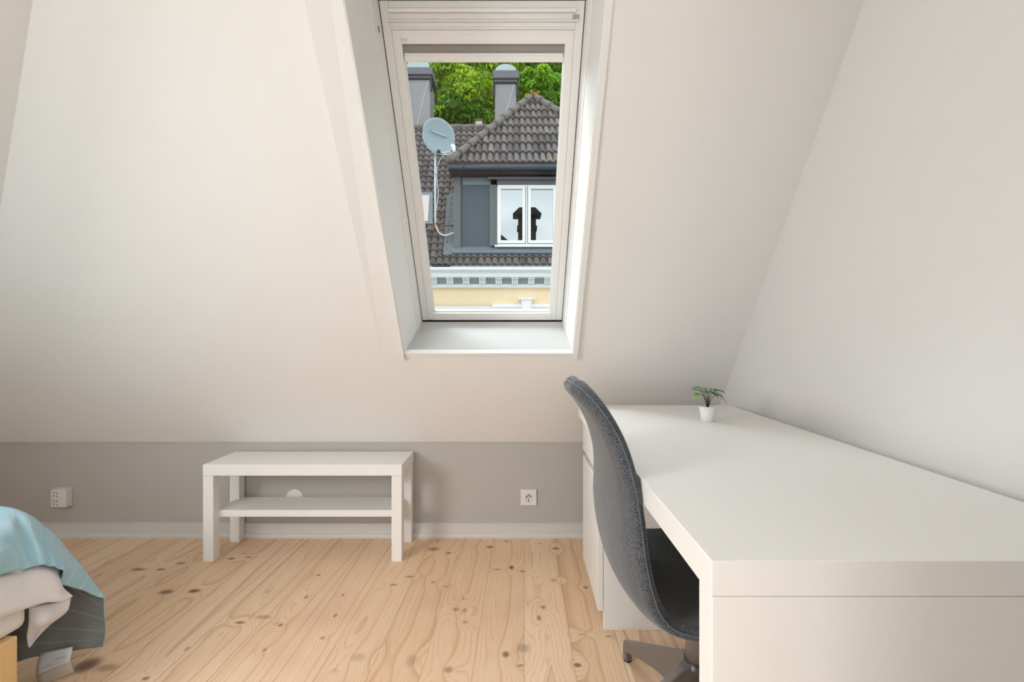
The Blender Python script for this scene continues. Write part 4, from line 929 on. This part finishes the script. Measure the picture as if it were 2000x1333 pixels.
def build_big_chimney(px0, px1, ytop, ycap, ycap2, ybot, d, label):
    x0, x1 = X_(px0, d), X_(px1, d); w = x1-x0; cx = (x0+x1)/2; zb = Z_(ybot, d)-.5; k = d/F_PX
    c = empty('metal_clad_chimney', (cx, d+w/2, zb), label=label, cat='chimney', group='metal-clad chimneys')
    bw = w*.41; zt = Z_(ycap2, d)-zb
    bm = bmesh.new(); box(bm, -bw, bw, -bw, bw, 0, zt)
    b = obj('stack', bm, M['chim'], c)
    bm = bmesh.new()                                       # folded diagonal crease on the cladding
    hexa(bm, [(-bw*.45, -bw-.004, zt*.12), (-bw*.40, -bw-.004, zt*.12), (-bw*.40, -bw+.01, zt*.12), (-bw*.45, -bw+.01, zt*.12), (bw*.78, -bw-.004, zt*.98), (bw*.83, -bw-.004, zt*.98), (bw*.83, -bw+.01, zt*.98), (bw*.78, -bw+.01, zt*.98)])
    obj('crease', bm, M['dome'], b)
    bm = bmesh.new(); h = Z_(ycap, d)-Z_(ycap2, d)
    box(bm, -w*.5, w*.5, -w*.5, w*.5, zt+h*.35, zt+h)
    box(bm, -w*.46, w*.46, -w*.46, w*.46, zt+h*.10, zt+h*.24); bevelm(obj('crown', bm, M['chimcap'], c), .01)
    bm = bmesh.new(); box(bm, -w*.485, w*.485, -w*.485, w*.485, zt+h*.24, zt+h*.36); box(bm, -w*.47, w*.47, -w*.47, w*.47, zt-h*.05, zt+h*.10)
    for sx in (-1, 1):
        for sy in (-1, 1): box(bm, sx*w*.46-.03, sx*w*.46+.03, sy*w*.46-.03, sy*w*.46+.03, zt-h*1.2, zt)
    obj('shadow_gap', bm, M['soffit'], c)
    bm = bmesh.new(); hd = Z_(ytop, d)-Z_(ycap, d); n = 20; r = w*.40
    prism(bm, [(r*math.cos(PI*t/n), -w*.49, zt+h-.01+hd*math.sin(PI*t/n)) for t in range(n+1)], (0, w*.98, 0)); obj('barrel_cap', bm, M['dome'], c)
build_big_chimney(962, 1013, 124, 137, 160, 240, 16.0, 'metal-clad chimney with rounded cap standing above the hip of the dormer roof')
build_big_chimney(789, 844, 108, 131, 152, 256, 16.0, 'metal-clad chimney at the left edge of the skylight view, behind the satellite dish')

def build_dish():
    d = 12.0; ctr = P(857, 266, d); base = P(850, 442, d)
    ms = empty('antenna_mast', base-Vector((0, 0, .1)), label='pale vertical pole with strapped cables and brackets in front of the tiled roof', cat='mast'); mo = Vector(ms.location)
    bm = bmesh.new(); tube(bm, [base-mo, P(849.5, 300, d)+Vector((0, .08, 0))-mo], .030, 10); obj('pole', bm, M['mast'], ms, True)
    def cable(pts, r, m): 
        G = grid_surface([pts, pts], 30, 1)[0]; bm = bmesh.new(); tube(bm, [p-mo for p in G], r, 6); obj('cable', bm, m, ms, True)
    cable([P(871, 300, d-.15), P(862, 308, d-.1), P(855, 325, d-.06), P(853, 345, d-.06), P(856, 380, d-.06), P(852, 410, d-.05), P(851, 440, d-.05)], .010, M['mast'])
    cable([P(851, 440, d-.05), P(858, 455, d-.02), P(868, 460, d), P(878, 458, d), P(888, 454, d)], .022, M['mast'])
    bm = bmesh.new(); tube(bm, [P(850, 441, d)-mo, P(888, 441, d)-mo], .022, 8); obj('bracket', bm, M['rust'], ms, True); bm = bmesh.new(); tube(bm, [P(850, 341, d)-mo, P(888, 342, d)-mo], .014, 8)
    obj('bracket', bm, M['rust'], ms, True); bm = bmesh.new(); tube(bm, [P(849, 436, d)-mo, P(849, 452, d)-mo], .05, 10); obj('clamp', bm, M['rust'], ms, True)
    c = empty('satellite_dish', ctr, label='grey-blue satellite dish on the pale pole in front of the tiled roof', cat='satellite dish')
    c.rotation_euler = (math.radians(-6), 0, math.radians(14))
    bm = bmesh.new(); rx, rz, n = 30.5*d/F_PX, 37.5*d/F_PX, 48; rings = []
    for j in range(9):
        t = j/8; rings.append([bm.verts.new((rx*t*math.cos(2*PI*k/n), .10*(1-t*t), rz*t*math.sin(2*PI*k/n))) for k in range(n)] if j else [bm.verts.new((0, .10, 0))])
    for k in range(n): bm.faces.new((rings[0][0], rings[1][k], rings[1][(k+1) % n]))
    for j in range(1, 8):
        for k in range(n): bm.faces.new((rings[j][k], rings[j][(k+1) % n], rings[j+1][(k+1) % n], rings[j+1][k]))
    bmesh.ops.rotate(bm, verts=bm.verts[:], matrix=Matrix.Rotation(math.radians(-12), 3, 'Y'))
    r = obj('reflector', bm, M['dish'], c, True); s = r.modifiers.new('t', 'SOLIDIFY'); s.thickness = .015; s.offset = -1
    bm = bmesh.new(); pts = [(rx*math.cos(2*PI*k/60), 0, rz*math.sin(2*PI*k/60)) for k in range(61)]; tube(bm, pts, .009, 6)
    bmesh.ops.rotate(bm, verts=bm.verts[:], matrix=Matrix.Rotation(math.radians(-12), 3, 'Y')); obj('rim', bm, M['mast'], c, True)
    # worn pale lettering band: a ring mark and illegible strokes
    bm = bmesh.new(); tube(bm, [(-.20+.035*math.cos(t*.4), .03, .135+.035*math.sin(t*.4)) for t in range(16)], .008, 5)
    for k in range(9):
        x = -.13+k*.042; z = .135-k*.0125; hh = .018+.008*(k % 3); box(bm, x-.014, x+.014, .028+.0, .045, z-hh, z+hh)
    obj('lettering', bm, M['dishmark'], r)
    bm = bmesh.new(); L0 = P(860, 300, d)-ctr; L1 = P(872, 299, d-.3)-ctr; L2 = P(876, 289, d-.5)-ctr
    tube(bm, [L0, L1, L2], .014, 8); tube(bm, [L0+Vector((.05, 0, -.02)), P(868, 306, d-.3)-ctr, P(875, 300, d-.48)-ctr], .012, 8); tube(bm, [P(876, 287, d-.5)-ctr, P(877, 300, d-.5)-ctr], .042, 10); bmesh.ops.create_icosphere(bm, subdivisions=2, radius=.05, matrix=Matrix.Translation(P(874, 288, d-.5)-ctr))
    obj('receiver_arm', bm, M['winwhite'], c, True)
    bm = bmesh.new(); q = P(856, 298, d-.02)-ctr; box(bm, q.x-.04, q.x+.04, q.y-.04, q.y+.06, q.z-.04, q.z+.03); obj('mount', bm, M['black'], c)
build_dish()

# ------------------------------------------------------------------ trees on the hillside
def make_tree(px, py, d, rw, rh, mname, label, seed, nleaf=5200):
    random.seed(seed); ctr = P(px, py, d); base = Vector((ctr.x, ctr.y, ctr.z-rh-1.5))
    t = empty('hillside_tree', base, label=label, cat='tree', group='trees on the hillside'); c = ctr-base
    bm = bmesh.new(); tube(bm, [(0, 0, 0), (.05, 0, c.z*.5), c], [.16, .12, .05], 8)
    for k in range(7):
        a = random.uniform(0, 2*PI); e = c+Vector((math.cos(a)*rw*.6, math.sin(a)*rw*.5, random.uniform(-.3, .5)*rh)); tube(bm, [(0.03, 0, c.z*random.uniform(.35, .7)), e], [.05, .015], 6)
    obj('trunk', bm, M['bark'], t, True)
    clumps = []
    for k in range(42):
        while True:
            v = Vector((random.uniform(-1, 1), random.uniform(-1, 1), random.uniform(-1, 1)))
            if .35 < v.length < 1: break
        v = v.normalized()*random.uniform(.55, .95); clumps.append((c+Vector((v.x*rw, v.y*rw*.8, v.z*rh)), random.uniform(.28, .5)*min(rw, rh), random.random()))
    bm = bmesh.new(); tone = bm.faces.layers.float.new('tile_tone')
    for k in range(nleaf):
        p, r, cl = random.choice(clumps); v = Vector((random.gauss(0, 1), random.gauss(0, 1), random.gauss(0, 1))).normalized()
        if v.z < -.3 and random.random() < .6: v.z = -v.z
        q = p+Vector((v.x, v.y, v.z*.7))*r*random.uniform(.75, 1.05)
        s = random.uniform(.045, .085)*(d/22); nrm = (v*.6+Vector((random.uniform(-.6, .6), random.uniform(-.9, .3), random.uniform(.1, 1)))).normalized()
        a = nrm.cross(Vector((random.uniform(-1, 1), random.uniform(-1, 1), .1))).normalized(); b_ = nrm.cross(a)
        vs = [bm.verts.new(q+a*s*1.5), bm.verts.new(q+b_*s*.6), bm.verts.new(q-a*s*1.5-nrm*s*.3), bm.verts.new(q-b_*s*.6)]
        f = bm.faces.new(vs); f[tone] = min(1, max(0, cl*.6+random.random()*.4))
    obj('foliage', bm, M[mname], t)
for i, (px, py, d, rw, rh, mn, lb) in enumerate([
        (884, 168, 21, 1.35, 1.2, 'leaf_a', 'bright green tree between the two tall chimneys, upper part'),
        (925, 195, 20, 1.0, 1.15, 'leaf_a', 'yellow-green tree just left of the middle chimney'),
        (872, 222, 19.5, .85, .75, 'leaf_b', 'low dark green tree above the satellite dish'),
        (925, 235, 19.5, .7, .6, 'leaf_b', 'low leafy tree behind the small white chimney stub'),
        (1048, 165, 20, 1.0, .75, 'leaf_c', 'fresh green tree right above the peak of the dormer roof'),
        (1088, 195, 20.5, .9, 1.2, 'leaf_c', 'fresh green tree at the right edge of the skylight view'),
        (955, 130, 23, 1.6, 1.2, 'leaf_a', 'bright tree high on the hill behind the middle chimney'),
        (845, 118, 23, 1.6, 1.3, 'leaf_a', 'tree high on the hill at the upper left of the skylight view'),
        (1070, 112, 23.5, 1.8, 1.1, 'leaf_b', 'deep green tree high on the hill at the upper right of the skylight view'),
        (800, 190, 22, 1.4, 1.9, 'leaf_b', 'deep green tree hidden mostly behind the left chimney'),
        (900, 95, 25, 2.0, 1.4, 'leaf_b', 'deep green tree at the very top of the skylight view')]):
    make_tree(px, py, d, rw, rh, mn, lb, 40+i)

bm = bmesh.new(); hexa(bm, [(-40, 20, -9), (45, 20, -9), (45, 60, -9), (-40, 60, -9), (-40, 22, 4), (45, 22, 4), (45, 60, 58), (-40, 60, 58)])
o = obj('hillside', bm, M['hill']); o['kind'] = 'structure'
bm = bmesh.new(); box(bm, -40, 45, -30, 20.2, -7.3, -7.0); o = obj('street_ground', bm, M['street']); o['kind'] = 'structure'

# ------------------------------------------------------------------ our side of the street (seen mirrored in the dormer panes)
def build_behind():
    h = empty('neighbouring_house', (0, -8, -7), label='dark house behind the room, mirrored in the dormer panes', cat='house')
    bm = bmesh.new(); box(bm, -9, 9, -3.5, 3.5, 0, 12); obj('house_wall', bm, M['plaster'], h)
    bm = bmesh.new(); prism(bm, [(-9, -3.8, 12), (-9, 3.8, 12), (-9, 0, 13.6)], (18, 0, 0)); prism(bm, [(-6.0, 3.9, 12), (2.2, 3.9, 12), (-1.9, 3.9, 15.4)], (0, -3.5, 0)); obj('house_roof', bm, M['brick'], h)
    # wide chimney stack
    k = empty('brick_chimney', (X_(1029, 29), -5, 5.0), label='dark brick chimney with a spreading cap, mirrored in the dormer panes', cat='chimney'); zt = Z_(424, 29)-5.0; w = 34*29/F_PX/2
    bm = bmesh.new(); box(bm, -w, w, -.4, .4, 0, zt); box(bm, -w*1.12, w*1.12, -.45, .45, zt*.76, zt*.82); obj('stack', bm, M['brick'], k)
    bm = bmesh.new(); W2 = w*1.6; prism(bm, [(-W2, -.7, zt), (W2, -.7, zt), (w*.9, -.7, zt+.38), (-w*.9, -.7, zt+.38)], (0, 1.4, 0)); obj('cap', bm, M['brick'], k)
build_behind()
